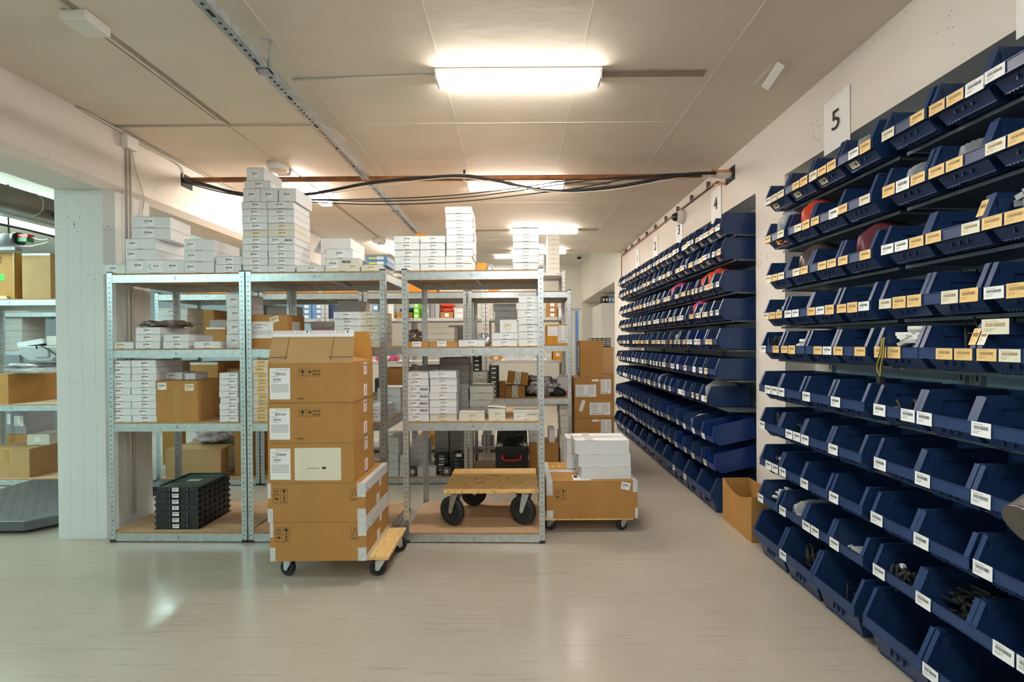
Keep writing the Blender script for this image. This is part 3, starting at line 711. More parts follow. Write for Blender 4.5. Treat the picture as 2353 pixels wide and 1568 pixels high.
for (bn, bdesc, ys, far) in bays:
    lz = LIPZ_FAR if far else LIPZ
    grp = 'blue bins in the bay '+bdesc
    rack = empty('bin_rack', (1.98, ys-0.44, 0)); tag(rack, 'metal bin rack of shelves and slotted uprights, bay '+bdesc, 'rack', 'bin racks along the right wall')
    ln = 0.44
    MB().box(-0.010, -0.002, -ln, ln, 0.05, 2.38, 'rack_panel').build('back_panel', rack)
    for sy in (-0.435, 0.405):
        mb = MB().box(-0.032, -0.011, sy, sy+0.03, 0.0, 2.40, 'rack_metal')
        z = 0.05
        while z < 2.36: mb.box(-0.0326, -0.032, sy+0.011, sy+0.019, z, z+0.03, 'hole'); z += 0.05
        mb.build('upright', rack)
    for r_ in range(9):
        zs = lz[r_]-0.080-0.0075
        tilt = far and r_ in (7, 8)
        xa = XLIP[r_]-1.98
        if tilt: continue
        MB().box(xa+0.11, -0.0325, -ln+0.002, ln-0.002, zs-0.004, zs+0.0025, 'rack_shelf').box(xa+0.11, xa+0.112, -ln+0.002, ln-0.002, zs-0.012, zs-0.004, 'rack_shelf').build('shelf', rack)
        for sy in ((-0.425, 0.418) if r_ < 8 else ()): MB().prism([(xa+0.13, zs-0.008), (-0.0325, zs-0.016), (-0.0325, zs-0.004), (xa+0.13, zs-0.004)], 'y', sy, sy+0.004, 'rack_metal').build('bracket', rack)
    for r_ in range(10):
        big = r_ == 9
        nb = 3 if big else (4 if not far else rb.choice((4, 4, 5)) if bn == '4' else rb.choice((4, 5, 5)))
        pitch = 0.862/nb
        if far and r_ in (6,) and bn == '4': nb = 4
        for i in range(nb):
            wd = pitch-0.003
            bright = (far and rb.random() < 0.22 and r_ > 2)
            o = bpy.data.objects.new('storage_bin', get_bin(wd, big, bright)); C.objects.link(o)
            zt = 0.080 if not big else 0.150
            dx = 0 if big else (rb.uniform(-0.004, 0.012) if not far else rb.uniform(-0.008, 0.014))
            zc = lz[r_]-zt if not big else 0.0047
            if big: zc = 0.0047
            o.location = (XLIP[r_]+dx, ys-i*pitch, zc); o.rotation_euler = (0, 0, R(-90))
            if far and r_ in (7, 8): o.rotation_euler = (R(12), 0, R(-90)); o.location.z -= 0.012
            cn = fromfar[i] if i < nb-1 else 'nearest bin'
            tag(o, f"{'bright' if bright else 'navy'} blue {cn}, {rown[r_]} row, bay {bdesc}", 'bin', grp)
            BIN[(bn, r_, i)] = o
            # labels on the band
            n_l = rb.choice((1, 1, 2)) if (r_ >= 5) else rb.choice((2, 2, 3))
            if big: n_l = 0 if bn in ('5', '6') and i != 1 else rb.choice((0, 1))
            if far: n_l = min(n_l, 2)
            slots = sorted(rb.sample(range(3), n_l)) if n_l else []
            if r_ >= 5 and n_l == 1: slots = [0]
            zmid = (0.038+0.080)/2 if not big else 0.125
            for s_ in slots:
                kd = 'bar' if r_ >= 5 else rb.choice(('yellow', 'yellow', 'yellow', 'warm', 'bar'))
                if far: kd = rb.choice(('warm', 'bar', 'yellow')) if r_ < 5 else rb.choice(('bar', 'warm', 'plain'))
                lw = min(0.063, wd*0.31)
                lo = bpy.data.objects.new('paper_label', SMESH[kd][rb.randint(0, 1)]); C.objects.link(lo); lo.parent = o
                lo.location = (0.005+lw/2+s_*(wd-0.010-lw)/2, -0.0034, zmid-0.001); lo.scale = (lw, 1, (0.040 if rb.random() < 0.7 else 0.047) if r_ < 5 else 0.048)
                lo.rotation_euler = (R(rb.uniform(-2, 0)), 0, 0)
                if kd in ('yellow', 'warm'): lo['label'] = 'yellowed paper label'
            if (r_ < 2 and far) or (r_ == 0 and bn == '5'):
                lo = bpy.data.objects.new('paper_label', SMESH['warm'][0]); C.objects.link(lo); lo.parent = o
                lo.location = (wd*0.3, 0.0335, 0.021); lo.scale = (0.05, 1, 0.032); lo.rotation_euler = (R(40), 0, 0); lo['label'] = 'yellowed paper label on the slanted lower front'

# ------------------------------------------------------------ loose stuff helpers
def bag(name, label, cat, loc, size, m, seed=0, rough=0.25, rot=0, flat=True):
    """a crumpled bag: a noisy flattened pillow resting on z = loc.z"""
    bm = bmesh.new(); bmesh.ops.create_icosphere(bm, subdivisions=4, radius=0.5)
    off = Vector((seed*3.1, seed*1.7, seed*0.9))
    for v_ in bm.verts:
        n_ = v_.co.normalized()
        k_ = 1+rough*noise.noise(n_*2.2+off)+rough*0.7*noise.noise(n_*6+off)+rough*0.4*noise.noise(n_*14+off)
        p = n_*0.5*k_
        p.x = math.copysign(abs(p.x)**0.8*0.87, p.x); p.y = math.copysign(abs(p.y)**0.8*0.87, p.y)
        v_.co = Vector((p.x*size[0], p.y*size[1], max(p.z, -0.42)*size[2]+0.42*size[2]))
    for f_ in bm.faces: f_.smooth = True
    me = bpy.data.meshes.new(name); bm.to_mesh(me); bm.free(); me.materials.append(MT[m])
    o = bpy.data.objects.new(name, me); C.objects.link(o); o.location = loc; o.rotation_euler = (0, 0, rot)
    zmin = min(v_.co.z for v_ in me.vertices); o.location.z -= zmin
    tag(o, label, cat); return o
def tangle(name, label, cat, loc, size, r_, m, n=5, seed=1, ends=None):
    rr = random.Random(seed); mb = MB()
    for k_ in range(n):
        pts = []; a = rr.uniform(0, 6.3); c_ = (rr.uniform(-.15, .15)*size[0], rr.uniform(-.15, .15)*size[1])
        for j in range(9):
            a += rr.uniform(0.5, 1.0); q = rr.uniform(0.28, 0.46)
            pts.append((c_[0]+math.cos(a)*q*size[0]*0.7, c_[1]+math.sin(a)*q*size[1]*0.7, r_+rr.uniform(0, 1)*max(0, size[2]-2*r_)))
        mb.tube(smooth_pts(pts, 5), r_, m, 6)
        if ends: 
            e = Vector(pts[-1]); mb.box(e.x-0.008, e.x+0.008, e.y-0.008, e.y+0.008, max(e.z-0.006, 0), e.z+0.008, ends)
    o = mb.build(name, None, loc); tag(o, label, cat); return o
def heap(name, label, cat, loc, size, m, n, sz, seed=1):
    """a heap nobody could count: tiny pieces in one object"""
    rr = random.Random(seed); mb = MB()
    for k_ in range(n):
        a, b_ = rr.gauss(0, 0.3)*size[0]*0.5, rr.gauss(0, 0.3)*size[1]*0.5
        a = max(-size[0]/2, min(size[0]/2, a)); b_ = max(-size[1]/2, min(size[1]/2, b_))
        top = size[2]*max(0.1, 1-(abs(a)/size[0]*2)**2*0.6-(abs(b_)/size[1]*2)**2*0.6)
        c_ = Vector((a, b_, sz[2]/2+rr.uniform(0, top)))
        Rm = Matrix.Rotation(rr.uniform(0, 6), 3, 'Z') @ Matrix.Rotation(rr.uniform(-0.6, 0.6), 3, 'X')
        pts = [c_+Rm @ Vector((x*sz[0]/2, y*sz[1]/2, z*sz[2]/2)) for z in (-1, 1) for (x, y) in ((-1, -1), (1, -1), (1, 1), (-1, 1))]
        zmin = min(p.z for p in pts)
        if zmin < 0: pts = [p-Vector((0, 0, zmin)) for p in pts]
        mb.hexa(pts, m)
    o = mb.build(name, None, loc); tag(o, label, cat, kind='stuff'); return o
def film(name, label, cat, loc, L, W, H_, m, seed=1, tip=0.09):
    """a plastic bag of wrinkled film: a low tip at the front, swelling towards the back; local +X runs into the shelf"""
    rr = random.Random(seed); off = Vector((seed*2.3, seed*1.1, 0)); nu, nv = 26, 18; mb = MB(); k_ = mb.mi(m)
    lean = rr.uniform(-0.15, 0.15)
    for side in (0, 1):
        for i in range(nu+1):
            u_ = i/nu
            hw = W/2*(0.22+0.78*math.sin(math.pi/2*min(1, u_*1.5)))*(1-0.35*max(0, u_-0.7)/0.3)
            hh_ = tip+(H_-tip)*math.sin(math.pi*min(1.0, 0.12+u_*0.80))**0.7-0.15*H_*max(0, u_-0.75)
            for j in range(nv+1):
                v_ = 2*j/nv-1
                p = Vector((u_*4, v_*2.2, 0))+off
                wr_ = abs(noise.noise(Vector((p.x*1.1+p.y, p.y*2.6, 3+off.x))))*0.9+0.5*abs(noise.noise(p*3.1))
                x = u_*L-0.006; y = v_*hw+lean*W*u_*(1-abs(v_))*0.3
                z = max(0.012, hh_*(1-0.62*abs(v_)**2.2)-wr_*0.032*(0.4+u_)) if side else max(0.004, min(0.02+0.06*(1-u_), hh_*0.3))
                if side == 0 and u_ < 0.12: z = tip-0.012
                mb.v.append((x, y, z))
    n1 = nv+1; tot = (nu+1)*n1
    def q(a, b_, c_, d_): mb.f.append((a, b_, c_, d_)); mb.m.append(k_); mb.sm.append(True)
    for s_ in (0, 1):
        for i in range(nu):
            for j in range(nv):
                a = s_*tot+i*n1+j; q(a, a+1, a+n1+1, a+n1)
    for i in range(nu):
        for j in (0, nv):
            a = i*n1+j; q(a, a+n1, tot+a+n1, tot+a)
    for j in range(nv):
        for i in (0, nu):
            a = i*n1+j; q(a, a+1, tot+a+1, tot+a)
    o = mb.build(name, None, loc); tag(o, label, cat); return o
def binside(bn, r_, i, fx=0.5, dy=0.09, dz=0.006):
    o = BIN[(bn, r_, i)]; 
    wd = max(v_.co.x for v_ in o.data.vertices)
    return Vector((o.location.x+dy, o.location.y-wd*fx, o.location.z+dz)), wd

# contents of the bins
def in_bin(kind, bn, r_, i, name, label, cat, m, size, dy=0.10, fx=0.5, **kw):
    p, wd = binside(bn, r_, i, fx, dy)
    sz = (size[0], min(size[1], wd-0.03), size[2])
    if kind == 'bag':
        p, wd = binside(bn, r_, i, 0.5, 0.028)
        return film(name, label, cat, p, min(max(0.15, dy*2+0.02), 0.30), sz[1]-0.012, sz[2], m, kw.get('seed', 1), tip=0.082)
    if kind == 'tangle': return tangle(name, label, cat, p, sz, kw.get('r', 0.003), m, kw.get('n', 5), kw.get('seed', 1), kw.get('ends'))
    return heap(name, label, cat, p, sz, m, kw.get('n', 30), kw.get('piece', (0.03, 0.015, 0.012)), kw.get('seed', 1))
in_bin('bag', '5', 0, 3, 'plastic_bag', 'clear crumpled bag in the nearest top row bin under sheet five', 'bag', 'clear_bag', (0.15, 0.15, 0.15), seed=4)
in_bin('bag', '5', 1, 0, 'plastic_bag', 'clear bag with brass parts at the column end of second row', 'bag', 'clear_bag', (0.13, 0.15, 0.215), seed=5)
in_bin('bag', '5', 1, 1, 'plastic_bag', 'red plastic bag in the second row beside the brass parts', 'bag', 'red_bag', (0.14, 0.15, 0.22), seed=6)
in_bin('heap', '5', 1, 0, 'brass_fittings', 'brass fittings lying in the farthest second row bin', 'fittings', 'copper', (0.1, 0.16, 0.03), n=24, dy=0.05, piece=(0.03, 0.01, 0.01))
in_bin('bag', '5', 2, 3, 'plastic_bag', 'long maroon plastic bag leaning in the third row', 'bag', 'maroon_bag', (0.24, 0.19, 0.225), seed=8, dy=0.15)
in_bin('bag', '5', 2, 1, 'plastic_bag', 'dark grey bag in the third row left of the maroon bag', 'bag', 'brown_bag', (0.16, 0.17, 0.22), seed=9, dy=0.14)
in_bin('bag', '6', 1, 0, 'plastic_bag', 'clear folded bag at the front of the second row', 'bag', 'clear_bag', (0.12, 0.16, 0.15), seed=12, dy=0.09)
in_bin('bag', '6', 1, 1, 'plastic_bag', 'clear flat bag in the near second row', 'bag', 'clear_bag', (0.14, 0.16, 0.15), seed=13, dy=0.1)
in_bin('heap', '6', 2, 2, 'grey_connectors', 'heap of pale grey connectors at the right edge of third row', 'connectors', 'connector_grey', (0.15, 0.17, 0.17), n=90, dy=0.1, piece=(0.045, 0.022, 0.018))
in_bin('heap', '5', 3, 0, 'small_connectors', 'small cream connectors in the farthest fourth row bin', 'connectors', 'connector', (0.08, 0.15, 0.10), n=14, dy=0.06, piece=(0.02, 0.012, 0.01))
in_bin('tangle', '5', 4, 0, 'cable_bundle', 'black cable bundle hanging from the farthest fifth row bin', 'cable', 'cable_black', (0.12, 0.17, 0.14), r=0.004, dy=0.05, n=4)
in_bin('heap', '5', 4, 1, 'white_connectors', 'white connectors in the second fifth row bin', 'connectors', 'connector', (0.06, 0.11, 0.10), n=6, dy=0.06, piece=(0.04, 0.02, 0.015))
in_bin('heap', '6', 4, 0, 'adapter_heap', 'heap of white and blue adapters in the fifth row', 'adapters', 'connector', (0.13, 0.17, 0.15), n=26, dy=0.08, piece=(0.06, 0.025, 0.015))
p, _ = binside('6', 4, 0, 0.35, -0.012)
cy = MB()
for j in range(5): cy.tube(smooth_pts([(0.03, 0.0, 0.105), (-0.002, 0.004*j, 0.108), (-0.012, 0.006*j-0.01, 0.05), (-0.012, 0.01*j, -0.01), (-0.012, 0.01, -0.05)]), 0.0018, 'cable_yellow' if j % 2 else 'cable_black', 6)
cy.box(-0.022, -0.002, 0.0, 0.02, -0.075, -0.048, 'black_plastic')
tag(cy.build('cable_bundle', None, p), 'yellow and black wires hanging out of the fifth row', 'cable')
in_bin('tangle', '6', 4, 1, 'cable_bundle', 'black cables coiled high in a fifth row bin', 'cable', 'cable_black', (0.16, 0.17, 0.20), r=0.004, n=6, seed=5, dy=0.15)
in_bin('tangle', '6', 5, 0, 'cable_bundle', 'cable with yellow plugs in the sixth row', 'cable', 'cable_black', (0.10, 0.17, 0.105), r=0.006, n=2, seed=7, ends='paper_yellow', dy=0.06)
in_bin('tangle', '5', 6, 0, 'cable_bundle', 'cables with white plugs, farthest seventh row bin', 'cable', 'cable_black', (0.20, 0.17, 0.14), r=0.004, n=8, seed=8, ends='connector', dy=0.12)
in_bin('tangle', '5', 6, 1, 'cable_bundle', 'black cable with one pale plug in the seventh row', 'cable', 'cable_black', (0.18, 0.17, 0.12), r=0.005, n=3, seed=9, ends='connector', dy=0.12)
in_bin('tangle', '5', 7, 0, 'cable_bundle', 'cables with white plugs, farthest eighth row bin', 'cable', 'cable_black', (0.16, 0.17, 0.11), r=0.004, n=5, seed=10, ends='connector', dy=0.1)
in_bin('heap', '5', 8, 0, 'white_connectors', 'heap of white connectors at the far end of ninth row', 'connectors', 'connector', (0.16, 0.17, 0.13), n=60, dy=0.12, piece=(0.035, 0.016, 0.012))
in_bin('bag', '5', 8, 1, 'plastic_bag', 'clear bag of black parts in the ninth row', 'bag', 'clear_bag', (0.2, 0.17, 0.15), seed=21, dy=0.2)
in_bin('bag', '5', 8, 3, 'plastic_bag', 'clear bag lying in the nearest ninth row bin', 'bag', 'clear_bag', (0.17, 0.16, 0.07), seed=22, dy=0.12)
in_bin('tangle', '5', 9, 1, 'cable_bundle', 'coiled black cables in a bottom row bin', 'cable', 'cable_black', (0.26, 0.22, 0.22), r=0.004, n=12, seed=12, dy=0.17)
in_bin('tangle', '5', 9, 2, 'cable_bundle', 'loop of black cable in the nearest bottom bin under sheet five', 'cable', 'cable_black', (0.2, 0.2, 0.16), r=0.004, n=3, seed=13, dy=0.15)
in_bin('heap', '6', 8, 1, 'black_parts', 'heap of black plastic parts in the ninth row', 'parts', 'black_matte', (0.22, 0.17, 0.13), n=110, dy=0.14, piece=(0.06, 0.010, 0.007))
in_bin('tangle', '6', 8, 0, 'cable_bundle', 'black ribbon cable with white plugs in the ninth row', 'cable', 'black_matte', (0.12, 0.17, 0.105), r=0.006, n=3, seed=15, ends='connector', dy=0.06)
in_bin('bag', '4', 6, 3, 'plastic_bag', 'clear bag over a coiled cable beside the pier', 'bag', 'clear_bag', (0.22, 0.18, 0.22), seed=31, dy=0.17)
in_bin('bag', '4', 2, 3, 'plastic_bag', 'large red bag above the nearest third row bin under sheet four', 'bag', 'red_bag', (0.28, 0.18, 0.228), seed=32, dy=0.17)
in_bin('bag', '4', 2, 2, 'plastic_bag', 'pale red bag in the third row under sheet four', 'bag', 'red_bag', (0.18, 0.17, 0.222), seed=33, dy=0.15)
in_bin('bag', '4', 1, 0, 'plastic_bag', 'clear bag in the second row under sheet four', 'bag', 'clear_bag', (0.12, 0.15, 0.17), seed=34, dy=0.08)
in_bin('bag', '3', 2, 3, 'plastic_bag', 'bright pink bag in the third row under sheet three', 'bag', 'pink_bag', (0.2, 0.17, 0.222), seed=35, dy=0.14)
in_bin('bag', '4', 3, 1, 'plastic_bag', 'pink bag in the fourth row under sheet four', 'bag', 'pink_bag', (0.24, 0.17, 0.222), seed=36, dy=0.16)
in_bin('bag', '4', 3, 2, 'plastic_bag', 'clear crumpled bag in the fourth row under sheet four', 'bag', 'clear_bag', (0.14, 0.17, 0.15), seed=37, dy=0.09)
in_bin('bag', '3', 4, 3, 'plastic_bag', 'clear crumpled bag in the fifth row under sheet three', 'bag', 'clear_bag', (0.16, 0.15, 0.15), seed=38, dy=0.09)
in_bin('bag', '4', 7, 1, 'plastic_bag', 'clear crumpled bag in the eighth row under sheet four', 'bag', 'clear_bag', (0.16, 0.17, 0.18), seed=39, dy=0.12)
in_bin('bag', '3', 6, 1, 'plastic_bag', 'white bag in the seventh row under sheet three', 'bag', 'clear_bag', (0.14, 0.16, 0.18), seed=40, dy=0.1)
in_bin('bag', '3', 5, 2, 'plastic_bag', 'clear flat bag in the sixth row under sheet three', 'bag', 'clear_bag', (0.14, 0.14, 0.13), seed=41, dy=0.09)
in_bin('bag', '1', 5, 1, 'plastic_bag', 'red bag in the sixth row at the far end', 'bag', 'red_bag', (0.14, 0.15, 0.17), seed=42, dy=0.1)

def flange_tag(bn, r_, i, side, kd):
    o = BIN[(bn, r_, i)]; wd = max(v_.co.x for v_ in o.data.vertices)
    lo = bpy.data.objects.new('paper_label', SMESH[kd][0]); C.objects.link(lo); lo.parent = o
    lo.location = (wd-0.012 if side else 0.012, 0.013, 0.118); lo.scale = (0.024, 1, 0.06); lo.rotation_euler = (R(-22), 0, 0); lo['label'] = 'paper label stuck on the side flange'
flange_tag('6', 4, 1, 1, 'yellow'); flange_tag('6', 2, 1, 1, 'yellow'); flange_tag('6', 4, 2, 0, 'warm')
o = BIN[('6', 4, 2)]; lo = bpy.data.objects.new('paper_label', SMESH['warm'][1]); C.objects.link(lo); lo.parent = o
lo.location = (0.045, 0.016, 0.150); lo.scale = (0.085, 1, 0.05); lo['label'] = 'large paper tag standing above the rim'

# ------------------------------------------------------------ front row: top boards
zT = LEV[3]; zM = LEV[2]; zB = LEV[1]; zF = LEV[0]
G_T = 'white cartons on top of the front shelves'
G_M = 'white cartons on the upper shelf of the front units'
G_B = 'white cartons on the middle shelf of the front units'
def one(*a, **k): return stack(*a, **k)[0]
one('at far left on the left unit top', 236, 288.5, 629.7, 607.5, 1, FY(262), zT, 0.22, lab='bar', grp=G_T)
o = one('with an oval logo under the left pile', 289, 423, 629.6, 598, 1, FY(350), zT, 0.30, lab=None, grp=G_T)
box_label(o, 'bar', 0.2, 0.55, 0.065, 0.045); box_label(o, 'bar', 0.8, 0.5, 0.065, 0.045)
lg = sticker(o, 'plain', 0.005, o['_h']*0.5, 0.105, 0.072, 0, 'front', (0, o['_d']/2)); lg['label'] = 'white label with an oval blue and magenta ring'
ov = MB()
for j in range(28):
    a0, a1 = 2*math.pi*j/28, 2*math.pi*(j+1)/28
    t0 = 0.0015+0.0022*max(0, -math.cos(a0)); 
    q = [(math.cos(a)*0.046*s_, math.sin(a)*0.027*s_) for a, s_ in ((a0, 1), (a1, 1), (a1, 1-t0*22), (a0, 1-t0*22))]
    ov.quad(*[(c_[0]+0.005, -o['_d']/2-0.0018, o['_h']*0.5+c_[1]) for c_ in q], 'blue_ink' if 5 < j < 20 else 'red_ink')
ov.build('oval_logo', o)
box_label(o, 'bar', 0.52, 0.5, 0.05, 0.03).location.y -= 0.0012
Yt = FY(330)
s1 = stack('left pile over the logo carton', 288, 358, 598, 549, 2, Yt+0.003, o.location.z+o['_h'], 0.30, grp=G_T, labfx=0.2)
z1 = s1[-1].location.z+s1[-1]['_h']
X0, X1 = P(296, 520, Yt).x, P(378, 520, Yt).x
for i, (lb, yb, yt) in enumerate((('white carton turned askew, lower of two crowning the left pile', 548, 522), ('white carton turned askew, top of the left pile', 522, 495.5))):
    h = (yb-yt)*Yt/F
    q = carton(lb, X0, X1, Yt+0.02, 0.23, z1, h-0.0005, rz=R(7), group=G_T); box_label(q, 'bar', 0.42, 0.5, 0.075, 0.05); z1 += h
stack('three-high pile on the left unit top', 423.5, 492.5, 629.4, 552, 3, FY(457), zT, 0.28, grp=G_T, labfx=0.22)
stack('low pair right of the three-high pile', 495.5, 555, 628.6, 591, 2, FY(525), zT, 0.14, grp=G_T)
Yt = FY(620)
s2 = stack('left column of the tall tower', 556, 614.5, 627.8, 466, 10, Yt, zT, 0.23, grp=G_T, warm=(5,))
s3 = stack('right column of the tall tower', 615.5, 676.5, 627, 465.5, 10, Yt, zT, 0.23, grp=G_T, warm=(5, 6), prod=(4,))
z1 = max(s2[-1].location.z+s2[-1]['_h'], s3[-1].location.z+s3[-1]['_h'])+0.0006
for a, b_, lb in ((558, 597.5, 'left'), (598.5, 638, 'middle'), (639, 679, 'right')):
    one(f'at {lb} of three side by side on the tall tower', a, b_, 465, 434.5, 1, Yt, z1, 0.235, grp=G_T, labw=0.055, adj='taller white')
z2 = z1+30.5*Yt/F
q = one('flat beneath the topmost tower carton', 559.5, 621, 434, 416, 1, Yt, z2, 0.18, grp=G_T)
one('crowning the tall tower', 566, 607, 415.5, 384, 1, Yt+0.01, z2+q['_h']+0.0006, 0.23, grp=G_T, labw=0.055, adj='small tall white')
one('lying flat right of the tall tower', 679.5, 744, 625, 610.5, 1, FY(710), zT, 0.2, grp=G_T)
# big white carton with open flap behind
bw = carton('large white carton with an open side flap behind the small ones', P(737, 580, 3.34).x, P(806, 580, 3.34).x, 3.34, 0.30, zT, 0.295, 'white_card', 'regular', group=G_T)
MB().slab((-bw['_w']/2, -0.14, 0.295), (-bw['_w']/2, -0.02, 0.295), (-bw['_w']/2-0.06, -0.02, 0.20), (-bw['_w']/2-0.06, -0.14, 0.20), 0.003, 'white_card').build('flap', bw)
MB().box(-bw['_w']/2+0.002, bw['_w']/2-0.002, -0.1508, -0.15, 0.183, 0.185, 'seam').build('lid_seam', bw)
printed(bw, 'printed_mark', 'F B01', 0.022, 'blue_ink', (-bw['_w']*0.25, -0.1512, 0.20))
q = one('marked PROD before the large open white one', 746, 826, 625, 595, 1, FY(790), zT, 0.17, grp=G_T, lab=None, m='white_card_warm')
box_label(q, 'bar', 0.22, 0.55, 0.07, 0.05); printed(q, 'printed_word', 'PROD', 0.022, 'ink', (q['_w']*0.12, -q['_d']/2-0.0005, q['_h']*0.72)); box_label(q, 'warm', 0.8, 0.35, 0.05, 0.03)
one('resting on the PROD carton', 749.5, 810, 594.5, 572.5, 1, FY(790)+0.004, q.location.z+q['_h']+0.0006, 0.13, grp=G_T)
q = one('under the blue boxes at the right end', 829, 878, 624.5, 609, 1, FY(850), zT, 0.28, grp=G_T, m='white_card_warm', lab='warm')
z1 = q.location.z+q['_h']+0.0006
for i, (lb, a) in enumerate((('lower flat blue box on the white carton', 843), ('upper flat blue box on the white carton', 842))):
    b1 = carton(lb, P(a, 600, 3.08).x, P(889, 600, 3.08).x, 3.08, 0.18, z1, 0.033, 'blue_box', 'mailer', group='flat blue boxes on top of the shelves')
    MB().box(0.0, b1['_w']*0.35, -0.0912, -0.0905, 0.008, 0.028, 'paper').build('label', b1)
    MB().box(-b1['_w']*0.4, -0.005, -0.0912, -0.0905, 0.012, 0.022, 'yellow').build('lettering', b1); z1 += 0.034
Yt = FY(1000)
stack('left column of the right unit top', 905, 963.5, 622.6, 542.5, 5, Yt, zT, 0.24, grp=G_T)
stack('second column of the right unit top', 965, 1023, 622.3, 542.5, 5, Yt, zT, 0.24, grp=G_T)
sq = stack('nine-high column of the right unit top', 1024, 1085.5, 622, 475.5, 9, Yt, zT, 0.25, grp=G_T, jit=0.006)
for i in (2, 4, 5, 6, 7):
    MB().prism([(sq[i]['_w']/2, 0.03), (sq[i]['_w']/2+0.006, 0.012), (sq[i]['_w']/2+0.006, 0.009), (sq[i]['_w']/2, 0.026)], 'y', -0.09, -0.04, 'card_edge').build('tuck_flap', sq[i])
stack('seven-high column at the right end', 1178, 1238, 621.2, 509.5, 7, FY(1200), zT, 0.17, grp=G_T)
stack('narrow column behind the seven-high column', 1226, 1250, 621, 545, 6, 3.34, zT, 0.2, grp=G_T, lab=None)

# ------------------------------------------------------------ front row: upper shelf
Yu = FY(400)
one('lying at far left on the upper shelf', 250, 306, 801, 785, 1, FY(280), zM, 0.20, grp=G_M, lab='warm')
bL = stack('left pile under the dark bag', 311, 367.5, 801, 751.5, 3, FY(340), zM, 0.27, grp=G_M)
bag('antistatic_bag', 'dark brown antistatic bag lying on the three white cartons', 'bag', (P(385, 745, 3.2).x, 3.19, bL[-1].location.z+bL[-1]['_h']), (0.30, 0.22, 0.055), 'brown_bag', seed=3, rough=0.35)
stack('low pair in the middle of the upper shelf', 374.5, 433.5, 801, 768.5, 2, FY(404), zM, 0.24, grp=G_M)
one('lying right of the low pair on the upper shelf', 446, 506, 801, 785, 1, FY(476), zM, 0.2, grp=G_M)
stack('four-high pile of square cartons beside the post', 519.5, 556, 801, 675.5, 4, FY(540)+0.045, zM, 0.26, grp=G_M, labw=0.06)
bc = carton('brown carton with a large shipping label on the middle unit', P(571, 760, 3.06).x, P(661, 760, 3.06).x, 3.06, 0.24, zM, 76*3.06/F, 'card', 'regular', group='brown cartons on the shelves')
box_label(bc, 'ship', 0.32, 0.54, 0.165, 0.112); box_label(bc, 'warm', 0.66, 0.85, 0.06, 0.04, roll=R(-17)); box_label(bc, 'list', 0.5, 0.5, 0.1, 0.13, 'right')
printed(bc, 'handling_mark', '↑↑', 0.035, 'ink', (bc['_w']*0.36, -0.1205, 0.09))
stack('shaded pile behind the brown carton', 714, 766, 768, 709, 4, 3.34, zM, 0.24, m='grey_card', adj='grey', lab=None, grp=G_M)  # white cartons, their back-of-shelf shade painted as grey
one('high at the back below the top board', 776, 829, 800, 694, 1, 3.40, zM, 0.22, m='grey_card', adj='tall grey', lab=None, grp=G_M)  # a white carton too; its dim rear shade is in the colour
stack('left column behind the raised flap', 766.5, 825, 798.5, 716.5, 5, FY(795), zM, 0.22, grp=G_M)
stack('right column beside the middle unit post', 826, 876, 798.3, 716.5, 5, FY(850)+0.03, zM, 0.26, grp=G_M, m='white_card_warm', lab='warm')
Yu = FY(1090)
for a, b_, lb in ((935, 983.5, 'flat brown carton at left on the upper right shelf'), (985, 1050.5, 'flat brown carton second from left on the upper right shelf')):
    q = carton(lb, P(a, 790, Yu).x, P(b_, 790, Yu).x, Yu+0.01, 0.2, zM, 0.036, 'card', 'mailer', group='brown cartons on the shelves'); box_label(q, 'bar', 0.45, 0.5, 0.06, 0.032)
one('lying flat right of the flat brown cartons', 1053.5, 1114, 797, 781.5, 1, Yu, zM, 0.2, grp=G_M)
dd = stack('low pair left of the right end column', 1131.5, 1189.5, 797, 765.5, 2, Yu, zM, 0.2, grp=G_M)
q = one('square and upright on the low pair', 1149, 1189, 765.3, 735.5, 1, Yu+0.004, dd[-1].location.z+dd[-1]['_h']+0.0006, 0.12, grp=G_M, lab='warm', labw=0.075)
stack('seven-high column beside the right post', 1191, 1240, 797, 680.5, 7, Yu+0.002, zM, 0.2, grp=G_M)
stack('shaded column behind the square carton', 1136, 1188, 790, 693, 6, 3.32, zM, 0.2, m='grey_card', adj='grey', lab=None, grp=G_M, jit=0.006)  # rear white column, shade given by a greyer card colour
bag('antistatic_bag', 'silver antistatic bag pack standing between white cartons', 'bag', (P(1112, 780, 3.12).x, 3.12, zM), (0.10, 0.12, 0.10), 'silver_bag', seed=14)

# ------------------------------------------------------------ front row: middle shelf
stack('nine-high first column beside the column', 251, 300, 972.5, 830, 9, FY(275), zB, 0.22, grp=G_B, labfx=0.38, labw=0.055)
stack('nine-high second column on the left unit', 301, 358, 972.5, 829.5, 9, FY(330), zB, 0.24, grp=G_B)
Ym = FY(405)
br = carton('brown carton with vertical tape on the left middle shelf', P(359.5, 925, Ym).x, P(454.5, 925, Ym).x, Ym, 0.24, zB, 95*Ym/F, 'card', 'regular', group='brown cartons on the shelves')
box_label(br, 'bar', 0.14, 0.87, 0.058, 0.045); box_label(br, 'warm', 0.80, 0.84, 0.06, 0.046)
strip(br, 'packing_tape', -0.027, 0.027, -0.1212, -0.1202, 0.0, 0.23, 'tape_tan')
zz = br.location.z+br['_h']+0.001
one('lying on the brown carton at left', 364, 418, 874, 857, 1, Ym+0.10, zz, 0.13, grp=G_B)
one('lying on the brown carton at right', 424, 449, 873, 858.5, 1, Ym+0.10, zz, 0.13, grp=G_B, lab=None)
stack('eight-high column left of the post pair', 503.5, 547, 972.5, 859, 8, FY(530), zB, 0.2, grp=G_B, labfx=0.68)
stack('yellow-labelled column behind the carton tower', 573, 628, 974, 830.5, 9, FY(600), zB, 0.22, grp=G_B, m='white_card_warm', lab='yellow')
